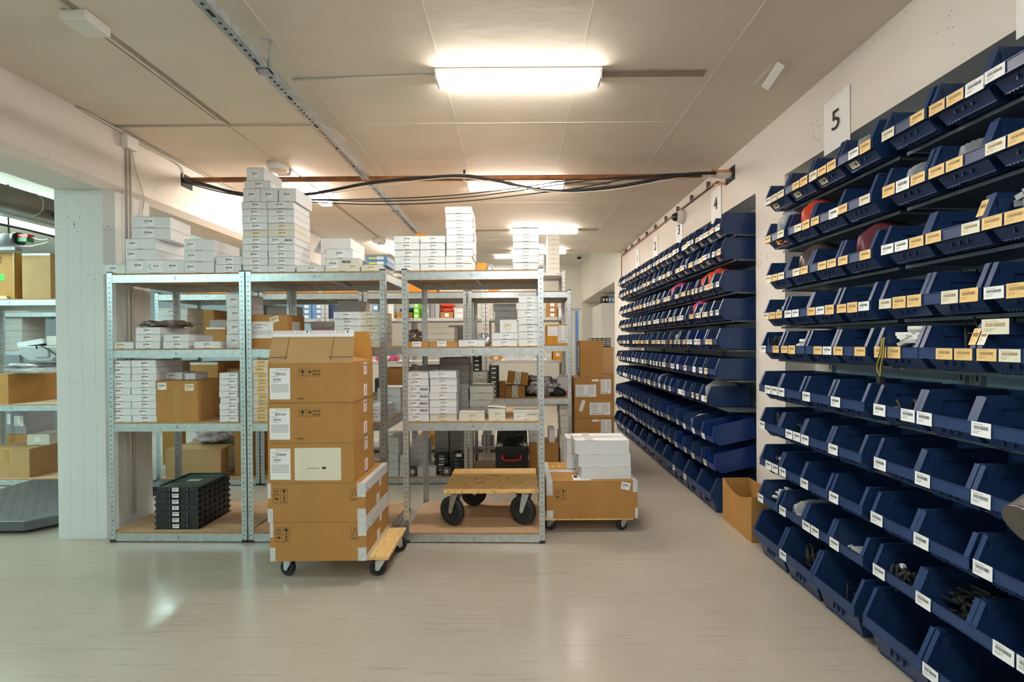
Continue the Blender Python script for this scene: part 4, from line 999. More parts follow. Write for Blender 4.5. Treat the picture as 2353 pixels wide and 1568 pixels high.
stack('back pile beside the gap', 866, 920, 945, 887, 3, 3.38, zB, 0.22, lab=None, grp=G_B)
stack('pair beside the carton tower', 838, 881, 971, 939, 2, FY(860)+0.01, zB, 0.28, grp=G_B)
Ym = FY(1000)
stack('first column of the right unit middle shelf', 935.5, 985.5, 970.5, 857, 7, Ym+0.006, zB, 0.16, grp=G_B, labfx=0.36, prod=(1, 2, 3, 4), m='white_card')
stack('second column of the right unit middle shelf', 987, 1049, 970.5, 855, 7, Ym+0.004, zB, 0.17, grp=G_B, warm=(0,))
one('low and alone right of the second column', 1054, 1114, 970.5, 951, 1, Ym+0.01, zB, 0.17, grp=G_B, m='white_card_warm', lab='warm')
q = one('with a loose lid between two low ones', 1123, 1162.5, 970.5, 942, 1, Ym+0.01, zB, 0.19, grp=G_B, m='white_card_warm', lab='warm')
MB().slab((-q['_w']/2-0.002, -0.097, q['_h']+0.012), (q['_w']/2+0.002, -0.097, q['_h']+0.004), (q['_w']/2+0.002, 0.095, q['_h']+0.004), (-q['_w']/2-0.002, 0.095, q['_h']+0.012), 0.003, 'white_card_warm').build('lid', q)
q = one('low at the right end of the middle shelf', 1180, 1240, 970.5, 950, 1, Ym+0.01, zB, 0.15, grp=G_B, m='white_card_warm', lab=None)
box_label(q, 'bar', 0.22, 0.4, 0.06, 0.03); printed(q, 'printed_number', '10-8292518-0', 0.0115, 'ink', (q['_w']*0.20, -q['_d']/2-0.0005, q['_h']*0.66)); 
Yk = 3.30
for (a, b_, n_, yt, lb) in ((958, 1010, 8, 840, 'shaded back column left on the right unit'), (1011, 1077, 9, 822, 'shaded back column middle on the right unit')):
    stack(lb, a, b_, 952, yt, n_, Yk, zB, 0.22, m='grey_card', adj='grey', lab=None, grp=G_B, jit=0.004)  # white columns at the back; their shading comes from the grey colour
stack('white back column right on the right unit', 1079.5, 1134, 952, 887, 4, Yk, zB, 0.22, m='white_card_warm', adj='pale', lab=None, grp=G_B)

# ------------------------------------------------------------ black trays on the left bottom board
Yt = 3.095; tx0, tx1 = P(355, 1180, Yt).x, P(458, 1180, Yt).x
tw = tx1-tx0; td = 0.335; th = 0.0432
def tray_mesh():
    mb = MB(); x, y = tw/2, td/2
    mb.box(-x+0.006, x-0.006, -y+0.006, y-0.006, 0, 0.004, 'black_plastic')
    for a in ((-x+0.006, x-0.006, -y+0.006, -y+0.01), (-x+0.006, x-0.006, y-0.01, y-0.006), (-x+0.006, -x+0.01, -y+0.006, y-0.006), (x-0.01, x-0.006, -y+0.006, y-0.006)):
        mb.box(a[0], a[1], a[2], a[3], 0.004, th-0.008, 'black_plastic')
    for a in ((-x, x, -y, -y+0.014), (-x, x, y-0.014, y), (-x, -x+0.014, -y+0.014, y-0.014), (x-0.014, x, -y+0.014, y-0.014)):
        mb.box(a[0], a[1], a[2], a[3], th-0.012, th-0.002, 'black_plastic')
    mb.box(-x-0.003, x+0.003, -y-0.003, y+0.003, 0.002, 0.005, 'black_plastic')
    for a in (-0.07, 0.05): mb.box(a, a+0.024, -y-0.002, -y+0.002, 0.010, 0.034, 'black_matte').box(a+0.022, a+0.024, -y-0.003, -y-0.002, 0.010, 0.034, 'grey_plastic')
    for j in range(6): mb.box(x-0.002, x+0.002, -y+0.02+j*0.05, -y+0.035+j*0.05, 0.008, 0.03, 'black_plastic')
    return mb.mesh('tray')
tm = tray_mesh()
for i in range(7):
    t_ = bpy.data.objects.new('component_tray', tm); C.objects.link(t_)
    t_.location = ((tx0+tx1)/2+random.uniform(-.001, .001), Yt+td/2, zF+i*(th-0.0015))
    tag(t_, 'black plastic tray, %s of the tray pile on the bottom board' % ('topmost' if i == 6 else 'bottom one' if i == 0 else ORD[i]+' from bottom'), 'tray', 'black component trays')
    sticker(t_, 'bar', -0.008, 0.022, 0.045, 0.026, 0.001, 'front', (0, td/2))
bd = MB()
for j in range(6): bd.box(-tw/2+0.018, tw/2-0.018, -0.14+j*0.05, -0.10+j*0.05, 0.012, 0.034, 'pcb_green' if j % 2 else 'black_plastic')
bd.box(-0.045, 0.045, -0.02, 0.03, 0.0342, 0.0348, 'paper_warm')
bd.build('circuit_boards', t_)

# ------------------------------------------------------------ casters and dollies
def wheel_mesh(r_, wd):
    mb = MB()
    mb.lathe([(r_*0.62, -wd/2), (r_*0.9, -wd/2), (r_*0.98, -wd*0.3), (r_, 0), (r_*0.98, wd*0.3), (r_*0.9, wd/2), (r_*0.62, wd/2)], 'x', (0, 0, 0), 'rubber', 32)
    mb.lathe([(r_*0.62, -wd*0.42), (r_*0.58, -wd*0.25), (r_*0.2, -wd*0.25), (r_*0.18, -wd*0.5), (0.0001, -wd*0.5)], 'x', (0, 0, 0), 'black_matte', 32)
    mb.lathe([(r_*0.62, wd*0.42), (r_*0.58, wd*0.25), (r_*0.2, wd*0.25), (r_*0.18, wd*0.5), (0.0001, wd*0.5)], 'x', (0, 0, 0), 'black_matte', 32)
    for k_ in range(5):
        a = 2*math.pi*k_/5; c_, s_ = math.cos(a), math.sin(a)
        for sd in (-1, 1):
            x0, x1 = sorted((sd*wd*0.25, sd*wd*0.38))
            p0 = (r_*0.18, r_*0.6); t_ = r_*0.05
            pts = [(c_*q-s_*u_, s_*q+c_*u_) for q, u_ in ((p0[0], -t_), (p0[1], -t_), (p0[1], t_), (p0[0], t_))]
            mb.hexa([(x0, a_, b_) for a_, b_ in pts]+[(x1, a_, b_) for a_, b_ in pts], 'black_matte')
    return mb.mesh('wheel')
WM = {}
def caster(root, x, y, r_, ztop, ang, wd=0.03):
    """swivel caster: plate, fork with slanting cheeks, wheel trailing behind the pin"""
    f = MB(); off = r_*0.35; t_ = 0.0025; hw = wd/2+0.004
    f.box(-0.045, 0.045, -0.035, 0.035, ztop-0.004, ztop, 'galvanised').cyl((0, 0, ztop-0.02), 0.026, 0.016, 'z', 'galvanised', 20)
    f.box(-hw-t_, hw+t_, -0.028, 0.028, ztop-0.023, ztop-0.02, 'galvanised')
    for sx in (-1, 1):
        x0, x1 = sorted((sx*hw, sx*(hw+t_)))
        f.prism([(-0.028, ztop-0.02), (0.028, ztop-0.02), (off+0.014, r_-0.004), (off+0.008, r_-0.014), (off-0.008, r_-0.014), (off-0.014, r_-0.004)], 'x', x0, x1, 'galvanised')
    f.cyl((-hw-t_-0.004, off, r_), 0.008, 2*(hw+t_)+0.008, 'x', 'galvanised', 12)
    o = f.build('caster', root, (x, y, 0)); o.rotation_euler = (0, 0, ang)
    key = (r_, wd)
    if key not in WM: WM[key] = wheel_mesh(*key)
    w_ = bpy.data.objects.new('wheel', WM[key]); C.objects.link(w_); w_.parent = o; w_.location = (0, off, r_)
    return o
def dolly(label, X0, X1, Y0, Y1, zt, zh, r_, m, angs, base=0.0, rz=0, ins=0.06, wd=0.03, insr=None):
    root = empty('dolly', ((X0+X1)/2, (Y0+Y1)/2, base), rz); tag(root, label, 'dolly', 'wooden dollies on casters')
    x, y = (X1-X0)/2, (Y1-Y0)/2
    d_ = MB().box(-x, x, -y, y, zh, zt, m)
    for sx in (-1, 1):
        for sy in (-1, 1):
            for a in (0.02, 0.085):
                for b_ in (0.02, 0.07): d_.cyl((sx*(x-a), sy*(y-b_), zt), 0.005, 0.0012, 'z', 'galvanised_dark', 8)
    d_.build('deck', root, bevel=0.002)
    k_ = 0
    for sx in (-1, 1):
        for sy in (-1, 1): caster(root, sx*(x-(insr if insr and sy > 0 else ins)), sy*(y-ins), r_, zh, angs[k_], wd); k_ += 1
    return root
dolly('plywood dolly with large black wheels on the right bottom board', P(1018, 1137, 3.03).x, P(1238, 1137, 3.03).x, 3.05, 3.585, 0.335-zF, 0.315-zF, 0.099, 'plywood', [R(60), R(-80), R(60), R(180)], base=zF+0.0003, ins=0.075, wd=0.042, insr=0.125)

# ------------------------------------------------------------ carton tower on wheels
dz0 = 0.113; dzt = 0.131
dolly('pine dolly under the tall brown carton tower', -1.375, -0.735, 2.545, 2.95, dzt, dz0, 0.048, 'pine', [R(70), R(150), R(100), R(-60)], ins=0.06, insr=0.045)
G_C = 'brown cartons of the wheeled tower'
def handling(o, fx, fz, size, four=True, txt='8'):
    """printed handling panel: arrows, glass, umbrella"""
    W_, D_, H_ = o['_w'], o['_d'], o['_h']; y = -D_/2-0.0006; mb = MB()
    cx, cz = (fx-0.5)*W_, fz*H_; s_ = size; t_ = 0.0012
    def bx(a, b_, c_, d_): mb.box(cx+a*s_, cx+b_*s_, y-0.0004, y, cz+c_*s_, cz+d_*s_, 'ink')
    def poly(pts):
        mb.prism([(cx+a*s_, cz+b_*s_) for a, b_ in pts], 'y', y-0.0004, y, 'ink')
    def frame(x0, x1, z0, z1):
        e = 0.012
        bx(x0, x1, z0, z0+e); bx(x0, x1, z1-e, z1); bx(x0, x0+e, z0, z1); bx(x1-e, x1, z0, z1)
    def arrows(ox, oz):
        for a in (0.14, 0.30):
            bx(ox+a-0.012, ox+a+0.012, oz+0.08, oz+0.32); poly([(ox+a-0.05, oz+0.28), (ox+a+0.05, oz+0.28), (ox+a, oz+0.40)])
        bx(ox+0.08, ox+0.38, oz+0.06, oz+0.085)
    def glass(ox, oz):
        poly([(ox+0.12, oz+0.40), (ox+0.14, oz+0.27), (ox+0.2, oz+0.2), (ox+0.26, oz+0.2), (ox+0.32, oz+0.27), (ox+0.34, oz+0.40), (ox+0.27, oz+0.33), (ox+0.24, oz+0.40)])
        bx(ox+0.22, ox+0.24, oz+0.08, oz+0.2); bx(ox+0.14, ox+0.32, oz+0.06, oz+0.085)
    def brolly(ox, oz):
        poly([(ox+0.07, oz+0.22), (ox+0.12, oz+0.31), (ox+0.225, oz+0.36), (ox+0.33, oz+0.31), (ox+0.38, oz+0.22), (ox+0.3, oz+0.25), (ox+0.225, oz+0.22), (ox+0.15, oz+0.25)])
        bx(ox+0.217, ox+0.233, oz+0.07, oz+0.23); bx(ox+0.185, ox+0.233, oz+0.06, oz+0.08)
    if four:
        frame(-0.46, 0.46, -0.46, 0.46); bx(-0.006, 0.006, -0.46, 0.46); bx(-0.46, 0.46, -0.006, 0.006)
        arrows(-0.46, 0.0); glass(0.0, 0.0); brolly(-0.46, -0.46)
        bx(0.1, 0.36, -0.38, -0.36); bx(0.1, 0.36, -0.33, -0.31)
    else:
        frame(-0.5, 0.86, -0.0, 0.46); bx(-0.04, -0.03, 0, 0.46); bx(0.4, 0.41, 0, 0.46)
        glass(-0.5, 0.0); brolly(-0.03, 0.0)
    mb.build('handling_marks', o)
    if four and txt: printed(o, 'printed_number', txt, 0.2*s_*1.4, 'ink', (cx+0.23*s_, y-0.0005, cz-0.17*s_))
    if not four:
        printed(o, 'printed_words', 'FRAGILE', 0.15*s_, 'ink', (cx+0.63*s_, y-0.0005, cz+0.33*s_), sx=0.72)
        printed(o, 'printed_words', 'KEEP DRY', 0.15*s_, 'ink', (cx+0.63*s_, y-0.0005, cz+0.12*s_), sx=0.66)
Yc = 2.500
hB = 0.2145
for i, (x0, x1, lb) in enumerate(((620.5, 841, 'large brown carton with white corner tape, directly on the dolly'), (616, 840.5, 'large brown carton with white corner tape, second up on the dolly'))):
    zc = dzt+0.001+i*(hB+0.0006)
    c_ = carton(lb, P(x0, 1200, Yc).x, P(x1, 1200, Yc).x, Yc, 0.425, zc, hB, 'card', 'regular', group=G_C)
    W_, D_, H_ = c_['_w'], c_['_d'], c_['_h']
    handling(c_, 0.13, 0.68, 0.088)
    fs = MB(); y = -D_/2-0.001                                                   # small certification mark: tree outline and ticks
    cx, cz = W_*0.385, H_*0.72
    for a, b_ in (((-0.014, -0.01), (0.0, 0.03)), ((0.0, 0.03), (0.014, -0.01)), ((-0.014, -0.01), (-0.004, -0.01)), ((0.002, -0.002), (0.014, -0.01))):
        fs.tube([(cx+a[0], y, cz+a[1]), (cx+b_[0], y, cz+b_[1])], 0.0009, 'ink', 4)
    fs.box(cx-0.014, cx+0.014, y, y+0.0004, cz-0.03, cz-0.027, 'ink').box(cx-0.014, cx+0.008, y, y+0.0004, cz-0.036, cz-0.034, 'ink')
    for e in ((cx-0.021, cx-0.0198), (cx+0.0198, cx+0.021)): fs.box(e[0], e[1], y, y+0.0004, cz-0.045, cz+0.04, 'ink')
    fs.build('printed_mark', c_)
    e = 0.0012
    for pcs in ([(-W_/2-e, -W_/2+0.018, -D_/2-e, -D_/2, H_*0.62, H_+e)], [(-W_/2-e, -W_/2+0.028, -D_/2-e, -D_/2, 0.0, H_*0.35)],
                [(W_/2-0.045, W_/2+e, -D_/2-e, -D_/2, H_*0.64, H_), (W_/2, W_/2+e, -D_/2, D_/2, H_-0.055, H_), (W_/2-0.03, W_/2+e, -D_/2, D_/2, H_, H_+0.0005)],
                [(W_/2-0.045, W_/2+e, -D_/2-e, -D_/2, 0.0, H_*0.34), (W_/2, W_/2+e, -D_/2, D_/2, 0, 0.03)],
                [(W_/2, W_/2+e*1.5, -0.02, 0.03, 0.03, 0.085)], [(W_/2, W_/2+e*1.5, 0.03, 0.07, H_-0.095, H_-0.055)]):
        tp = MB()
        for b_ in pcs: tp.box(*b_, 'tape_clear')
        tp.build('white_tape', c_)
    sticker(c_, 'list', -D_/2+0.05, H_-0.035, 0.08, 0.03, 0.0015, 'right', (W_/2, 0))
zc = dzt+0.001+2*(hB+0.0006)
hU = 0.2215
ux0, ux1 = P(615.5, 1000, Yc).x, P(812, 1000, Yc).x
for i, lb in enumerate(('brown carton with a clear pouch, third from the bottom of the tower', 'brown carton marked fragile, fourth from the bottom of the tower', 'open brown carton with raised flaps on top of the tower')):
    c_ = carton(lb, ux0+random.uniform(-.002, .002), ux1+random.uniform(-.002, .002), Yc, 0.345, zc, hU-0.0006, 'card', 'regular' if i < 2 else 'none', group=G_C)
    W_, D_, H_ = c_['_w'], c_['_d'], c_['_h']
    box_label(c_, 'ship', 0.145, 0.48, 0.112, 0.172)
    if i == 0:
        MB().box(-W_*0.5+W_*0.312, W_*0.5-W_*0.148, -D_/2-0.0014, -D_/2-0.0006, 0.015, 0.195, 'paper_warm').build('document_pouch', c_, bevel=0.0005)
        MB().box(-0.02, 0.045, -D_/2-0.0022, -D_/2-0.0015, 0.082, 0.084, 'ink').box(0.062, 0.082, -D_/2-0.0022, -D_/2-0.0015, 0.078, 0.09, 'ink').build('pouch_print', c_)
    else:
        handling(c_, 0.46, 0.66, 0.085, four=False)
        MB().box(-W_*0.155, -W_*0.075, -D_/2-0.0012, -D_/2-0.0006, 0.022, 0.026, 'ink').build('printed_line', c_)
    for fz in (0.22, 0.80):      # printed red and blue tape on the side
        t_ = MB(); x = W_/2; y = 0.035
        t_.box(x, x+0.001, y-0.03, y+0.02, fz*H_-0.035, fz*H_+0.035, 'paper').box(x+0.001, x+0.0014, y-0.015, y-0.009, fz*H_-0.028, fz*H_+0.028, 'red_ink').box(x+0.001, x+0.0014, y-0.002, y+0.004, fz*H_-0.028, fz*H_+0.028, 'red_ink').box(x+0.001, x+0.0014, y-0.024, y+0.012, fz*H_-0.012+(0.03 if fz > .5 else -.03), fz*H_-0.004+(0.03 if fz > .5 else -.03), 'blue_ink')
        t_.build('printed_tape', c_)
    if i == 2:
        fl = 0.178; lean = 0.030
        # open: replace top by inner look
        f1 = MB().slab((-W_/2, -D_/2+0.003, H_), (W_/2, -D_/2+0.003, H_), (W_/2-0.001, -D_/2+0.003+lean, H_+fl-0.0), (-W_/2+0.018, -D_/2+0.003+lean, H_+fl), 0.004, 'card_light')
        f1.build('front_flap', c_)
        def onflap(u_, v_): return Vector((-W_/2+u_*W_, -D_/2+0.0022+lean*v_, H_+fl*v_))
        ln_ = MB()
        for a, b_ in (((0.01, 0.17), (0.225, 0.17)), ((0.205, 0.08), (0.235, 0.80)), ((0.71, 0.17), (0.99, 0.17)), ((0.735, 0.08), (0.765, 0.80))):
            ln_.tube([onflap(*a), onflap(*b_)], 0.0014, 'ink', 4)
        ln_.build('printed_lines', c_)
        tp = MB(); a, b_ = onflap(0.035, 0.80), onflap(0.997, 0.80); cc, dd_ = onflap(0.997, 1.0), onflap(0.04, 1.0)
        o_ = Vector((0, -0.0008, 0)); tp.slab(a+o_, b_+o_, cc+o_, dd_+o_, 0.0006, 'paper')
        for (u0, u1) in ((0.04, 0.28), (0.31, 0.40), (0.48, 0.76), (0.79, 0.88)):
            for vv in (0.925, 0.985):
                tp.tube([onflap(u0, vv)+o_*1.6, onflap(u1, vv)+o_*1.6], 0.0008, 'red_ink', 4)
            tp.tube([onflap(u0, 0.925)+o_*1.6, onflap(u0, 0.985)+o_*1.6], 0.0008, 'red_ink', 4); tp.tube([onflap(u1, 0.925)+o_*1.6, onflap(u1, 0.985)+o_*1.6], 0.0008, 'red_ink', 4)
        for uu in (0.44, 0.92): tp.slab(onflap(uu-0.012, 0.99)+o_*1.6, onflap(uu-0.001, 0.90)+o_*1.6, onflap(uu+0.001, 0.90)+o_*1.6, onflap(uu+0.014, 0.99)+o_*1.6, 0.0006, 'blue_ink')
        tp.build('printed_tape', c_)
        MB().slab((-W_/2+0.002, D_/2-0.004, H_), (W_/2, D_/2-0.004, H_), (W_/2-0.022, D_/2+0.008, H_+fl), (-W_/2+0.02, D_/2+0.008, H_+fl), 0.004, 'card_inner').build('rear_flap', c_)
        MB().slab((W_/2-0.006, D_/2-0.006, H_), (W_/2, -D_/2+0.008, H_), (0.06, -D_/2+0.035, H_+0.035), (0.06, D_/2-0.03, H_+0.035), 0.003, 'card').build('side_flap', c_)
        MB().slab((-W_/2, -D_/2+0.01, H_), (-W_/2, D_/2-0.01, H_), (-0.07, D_/2-0.03, H_+0.012), (-0.07, -D_/2+0.02, H_+0.012), 0.003, 'card').build('side_flap', c_)
    zc += hU

# ------------------------------------------------------------ dolly with carton in the aisle
Yd = 3.155
dx0, dx1 = P(1256, 1150, Yd).x, P(1465, 1150, Yd).x
dolly('low dolly under the wide brown carton in the aisle', dx0-0.02, dx1-0.03, Yd+0.0, Yd+0.50, 0.100, 0.090, 0.040, 'plywood', [R(60), R(0), R(110), R(0)], ins=0.058, wd=0.028)
c_ = carton('wide brown carton with taped corners on the low aisle dolly', dx0, dx1, Yd, 0.50, 0.101, 0.262, 'card', 'regular', group='brown cartons on the aisle dolly')
W_, D_, H_ = c_['_w'], c_['_d'], c_['_h']
handling(c_, 0.155, 0.64, 0.085, txt='7'); box_label(c_, 'bar', 0.87, 0.86, 0.062, 0.05, roll=R(13))
e = 0.0012
for pcs in ([(-W_/2-e, -W_/2+0.042, -D_/2-e, -D_/2, H_*0.62, H_+e), (-W_/2, -W_/2+0.04, -D_/2, D_/2, H_, H_+0.0008), (-W_/2+0.04, W_/2, -0.03, 0.03, H_, H_+0.0012), (W_/2-0.03, W_/2, -D_/2, D_/2, H_, H_+0.0008), (W_/2-0.032, W_/2+e, -D_/2-e, -D_/2, H_*0.7, H_+e)],
            [(-W_/2-e, -W_/2+0.045, -D_/2-e, -D_/2, 0, H_*0.22)], [(W_/2-0.018, W_/2+e, -D_/2-e, -D_/2, 0.0, H_*0.28)]):
    tp = MB()
    for b_ in pcs: tp.box(*b_, 'tape_clear')
    tp.build('white_tape', c_)
MB().box(-W_/2+0.19, -W_/2+0.31, -D_/2+0.01, -D_/2+0.13, H_+0.0012, H_+0.002, 'paper').box(-W_/2+0.20, -W_/2+0.225, -D_/2+0.07, -D_/2+0.12, H_+0.002, H_+0.0024, 'ink').build('shipping_paper', c_)
for xx in (-W_/2+0.07, -W_/2+0.12): MB().cyl((xx, 0.12, H_+0.0001), 0.015, 0.001, 'z', 'yellow', 6).build('yellow_sticker', c_)
zt = 0.101+0.262+0.002; Ys = Yd+0.03
z = zt
for i, (a, b_, h, lb) in enumerate(((1332, 1449, 0.088, 'white taped carton, bottom of three on the aisle dolly'), (1327, 1449, 0.088, 'white taped carton, middle of three on the aisle dolly'), (1320, 1447, 0.094, 'white taped carton, top of three on the aisle dolly'))):
    q = carton(lb, P(a+2, 1050, Ys).x, P(b_, 1050, Ys).x, Ys+0.006*i, 0.26, z, h-0.0005, 'white_card', 'regular', rz=R(1.5-i), group='white cartons on the aisle dolly'); z += h
    strip(q, 'packing_tape', -q['_w']/2, q['_w']/2, -0.025, 0.025, h+0.0002, h+0.0008, 'tape_clear')
    strip(q, 'packing_tape', -q['_w']*0.3, -q['_w']*0.15, -0.13, 0.13, h+0.0009, h+0.0012, 'tape_clear')
    strip(q, 'packing_tape', -q['_w']/2-0.0008, -q['_w']/2, -0.025, 0.025, 0.0, h-0.001, 'tape_clear')
z = zt
for i, lb in enumerate(('small white carton, lower of two behind the white pile', 'small white carton, upper of two behind the white pile')):
    q = carton(lb, P(1302, 1050, 3.47).x, P(1352, 1050, 3.47).x, 3.45, 0.18, z, 0.115, 'white_card', 'regular', group='white cartons on the aisle dolly'); z += 0.116

# ------------------------------------------------------------ brown pile right of the second row
Ya = 4.42; hh = 50*Ya/F
zz = 0.0
ls = ('bottom brown carton of the pile beside the second row', 'second brown carton from the bottom beside the second row', 'brown carton with a tilted white slip in the aisle pile', 'brown carton with white lists under the upright one', )
top = P(1360, 868, Ya).z
h4 = top/5
names = ('bottom brown carton', 'second brown carton from the bottom', 'third brown carton from the bottom', 'brown carton with a tilted slip', 'brown carton with two white lists')
for i in range(5):
    q = carton(names[i]+' in the aisle pile beside the second row', P(1320, 900, Ya).x, P(1408.5, 900, Ya).x, Ya+random.uniform(0, .01), 0.33, zz, h4-0.0006, 'card', 'regular', group='brown cartons in the aisle pile'); zz += h4
    if i in (2, 4): box_label(q, 'list', 0.82, 0.55, 0.10, 0.14); box_label(q, 'plain', 0.55, 0.86, 0.07, 0.02)
    if i == 4: box_label(q, 'list', 0.30, 0.34, 0.20, 0.12)
    if i == 3: box_label(q, 'list', 0.66, 0.45, 0.20, 0.12); box_label(q, 'plain', 0.2, 0.6, 0.035, 0.11, roll=R(18))
q = carton('tall brown carton standing upright on the aisle pile', P(1333.5, 820, Ya).x, P(1386, 820, Ya).x, Ya+0.01, 0.25, zz, 85*Ya/F, 'card', 'regular', group='brown cartons in the aisle pile')
box_label(q, 'list', 0.5, 0.5, 0.1, 0.25, 'left')
z = 0
for i in range(4):
    lb = ('bottom', 'second', 'third', 'top')[i]
    q = carton(f'{lb} carton of the rear pile behind the aisle pile', 0.86, 1.115, 5.3, 0.35, z, 0.32-(0.015 if i == 3 else 0), 'card_light' if i % 2 else 'card', 'regular', group='cartons in the rear pile'); z += 0.3206 if i < 3 else 0.3056
ct = MB().box(-0.11, 0.11, -0.13, 0.13, 0, 0.004, 'black_plastic')
for j in range(5):
    for s_ in (-1, 1):
        ct.box(-0.11, 0.11, s_*0.128-0.002, s_*0.128+0.002, 0.004+j*0.022, 0.016+j*0.022, 'black_plastic'); ct.box(s_*0.108-0.002, s_*0.108+0.002, -0.13, 0.13, 0.004+j*0.022, 0.016+j*0.022, 'black_plastic')
for a in (-0.11, -0.055, 0.0, 0.055, 0.104):
    for s_ in (-1, 1): ct.box(a, a+0.006, s_*0.129-0.002, s_*0.129+0.002, 0, 0.11, 'black_plastic')
tag(ct.build('plastic_crate', None, (0.975, 5.45, z)), 'black slatted plastic crate on the rear pile', 'crate')
# blue racking upright, cabinet with blue files
bu = MB().box(1.14, 1.20, 9.0, 9.06, 0, 1.95, 'blue_steel')
for j in range(24): bu.box(1.155, 1.162, 8.999, 9.0, 0.1+j*0.075, 0.13+j*0.075, 'hole').box(1.178, 1.185, 8.999, 9.0, 0.1+j*0.075, 0.13+j*0.075, 'hole')
bu.box(1.13, 1.21, 8.99, 9.07, 0, 0.01, 'blue_steel')
tag(bu.build('rack_upright'), 'blue perforated rack upright near the far wall', 'upright')
tag(MB().box(0.90, 1.16, 8.6, 8.9, 0, 0.55, 'red').box(0.92, 1.14, 8.62, 8.88, 0.55, 0.62, 'orange_card').build('red_cabinet', bevel=0.005), 'red box with orange top near the blue upright', 'cabinet')
cb_ = empty('cabinet', (2.1, 10.6, 0)); tag(cb_, 'white steel cabinet in the far right niche', 'cabinet')
MB().box(-0.25, 0.25, -0.6, 0.6, 0, 2.18, 'white_plastic').build('body', cb_, bevel=0.006)
for s_ in (-1, 1):
    d_ = MB().box(-0.262, -0.251, -0.59 if s_ < 0 else 0.003, -0.003 if s_ < 0 else 0.59, 0.06, 2.15, 'white_plastic').build('door', cb_)
    MB().box(-0.285, -0.263, s_*0.05-0.008, s_*0.05+0.008, 1.05, 1.2, 'steel_dark').build('handle', d_)
for i in range(6):
    q = carton('blue or dark file box in the row on the far white cabinet', 1.88+0.07*i, 1.94+0.07*i, 10.1, 0.28, 2.18, 0.16+0.01*(i % 3), 'blue_box' if i > 1 else 'black_matte', 'none', name='file_box', group='file boxes on the cabinet')
    MB().box(-0.02, 0.02, -0.1412, -0.1405, 0.05, 0.11, 'paper').build('label', q)

# ------------------------------------------------------------ open carton by the pier
oc = empty('open_carton', (1.525, 2.98, 0)); tag(oc, 'open brown carton with a sagging side beside the bins', 'box')
WL, LL, HH = 0.20, 0.42, 0.305
m_ = MB(); n_ = 10
for k_ in range(n_):                       # bowed long side facing the aisle
    a, b_ = k_/n_, (k_+1)/n_
    sag = lambda t: HH-0.055*math.sin(math.pi*t)*(1.0)
    bow = lambda t: -0.0*math.sin(math.pi*t)
    m_.hexa([(0+bow(a), a*LL, 0), (0.004+bow(a), a*LL, 0), (0.004, b_*LL, 0), (0, b_*LL, 0), (-0.0, a*LL, sag(a)), (0.004, a*LL, sag(a)), (0.004, b_*LL, sag(b_)), (0, b_*LL, sag(b_))], 'card')
m_.build('side_panel', oc)
MB().box(0.004, WL, 0, 0.004, 0.0, HH, 'card').build('side_panel', oc)
MB().box(0.004, WL, LL-0.004, LL, 0.0, HH, 'card').build('side_panel', oc)
MB().box(WL-0.004, WL, 0.004, LL-0.004, 0.0, HH, 'card').build('side_panel', oc)
MB().box(0.004, WL-0.004, 0.004, LL-0.004, 0.0, 0.004, 'card_inner').build('bottom_panel', oc)

# ------------------------------------------------------------ steel handle at the right edge
hd = empty('handle_bar', (0.72, 0.50, 0)); tag(hd, 'rounded dark steel handle end at the right edge', 'handle')
gm = MB(); gm.tube(smooth_pts([(-0.163, 0, 1.124), (-0.152, 0, 1.130), (-0.10, 0, 1.165), (-0.04, 0, 1.19), (0.0, 0, 1.17)]), 0.023, 'steel_dark', 20)
gm.build('grip', hd); MB().tube([(0.0, 0, 0.0), (0.0, 0, 1.17)], 0.012, 'steel_dark', 14).cyl((0, 0, 0), 0.12, 0.02, 'z', 'steel_dark', 28).build('stand', hd)

# ------------------------------------------------------------ second row contents
G2 = 'cartons on the second row shelves'
Yq = Y2+0.02
stack('greenish white pile at left in the second row', 363, 431, 794, 703, 5, Yq+0.1, zM, 0.25, grp=G2, labw=0.07)
q = carton('tall brown carton on the second row behind the dark bag', P(448, 750, Yq).x, P(472, 750, Yq).x, Yq+0.12, 0.34, zM, 0.36, 'card', 'regular', group=G2)
q = carton('brown carton with white tape behind the upper left pile', P(474, 770, Yq).x, P(518, 770, Yq).x, Yq, 0.28, zM, 46*Yq/F, 'card', 'regular', group=G2); strip(q, 'white_tape', -q['_w']/2, q['_w']/2, -0.1412, -0.1402, q['_h']-0.02, q['_h']-0.002, 'paper')
q = carton('pale carton lying on the brown one in the second row', P(477, 740, Yq).x, P(517, 740, Yq).x, Yq+0.03, 0.2, zM+46*Yq/F+0.001, 0.07, 'grey_card', 'mailer', group=G2)
stack('five-high pile behind the left middle shelf', 363, 418, 914, 826, 5, Yq+0.05, zB, 0.25, grp=G2, m='grey_card', adj='grey', lab=None)  # white pile; its shadow tone is held in the card colour
q = carton('brown carton taped at the top behind the left middle shelf', P(437, 870, Yq).x, P(501, 870, Yq).x, Yq, 0.36, zB, 86*Yq/F, 'card', 'regular', group=G2); strip(q, 'clear_tape', -q['_w']/2, q['_w']/2, -0.1812, -0.1802, q['_h']-0.025, q['_h']-0.001, 'tape_clear')
q = carton('brown carton further right behind the left middle shelf', P(506, 870, Yq).x, P(560, 870, Yq).x, Yq+0.1, 0.36, zB, 70*Yq/F, 'card', 'regular', group=G2)
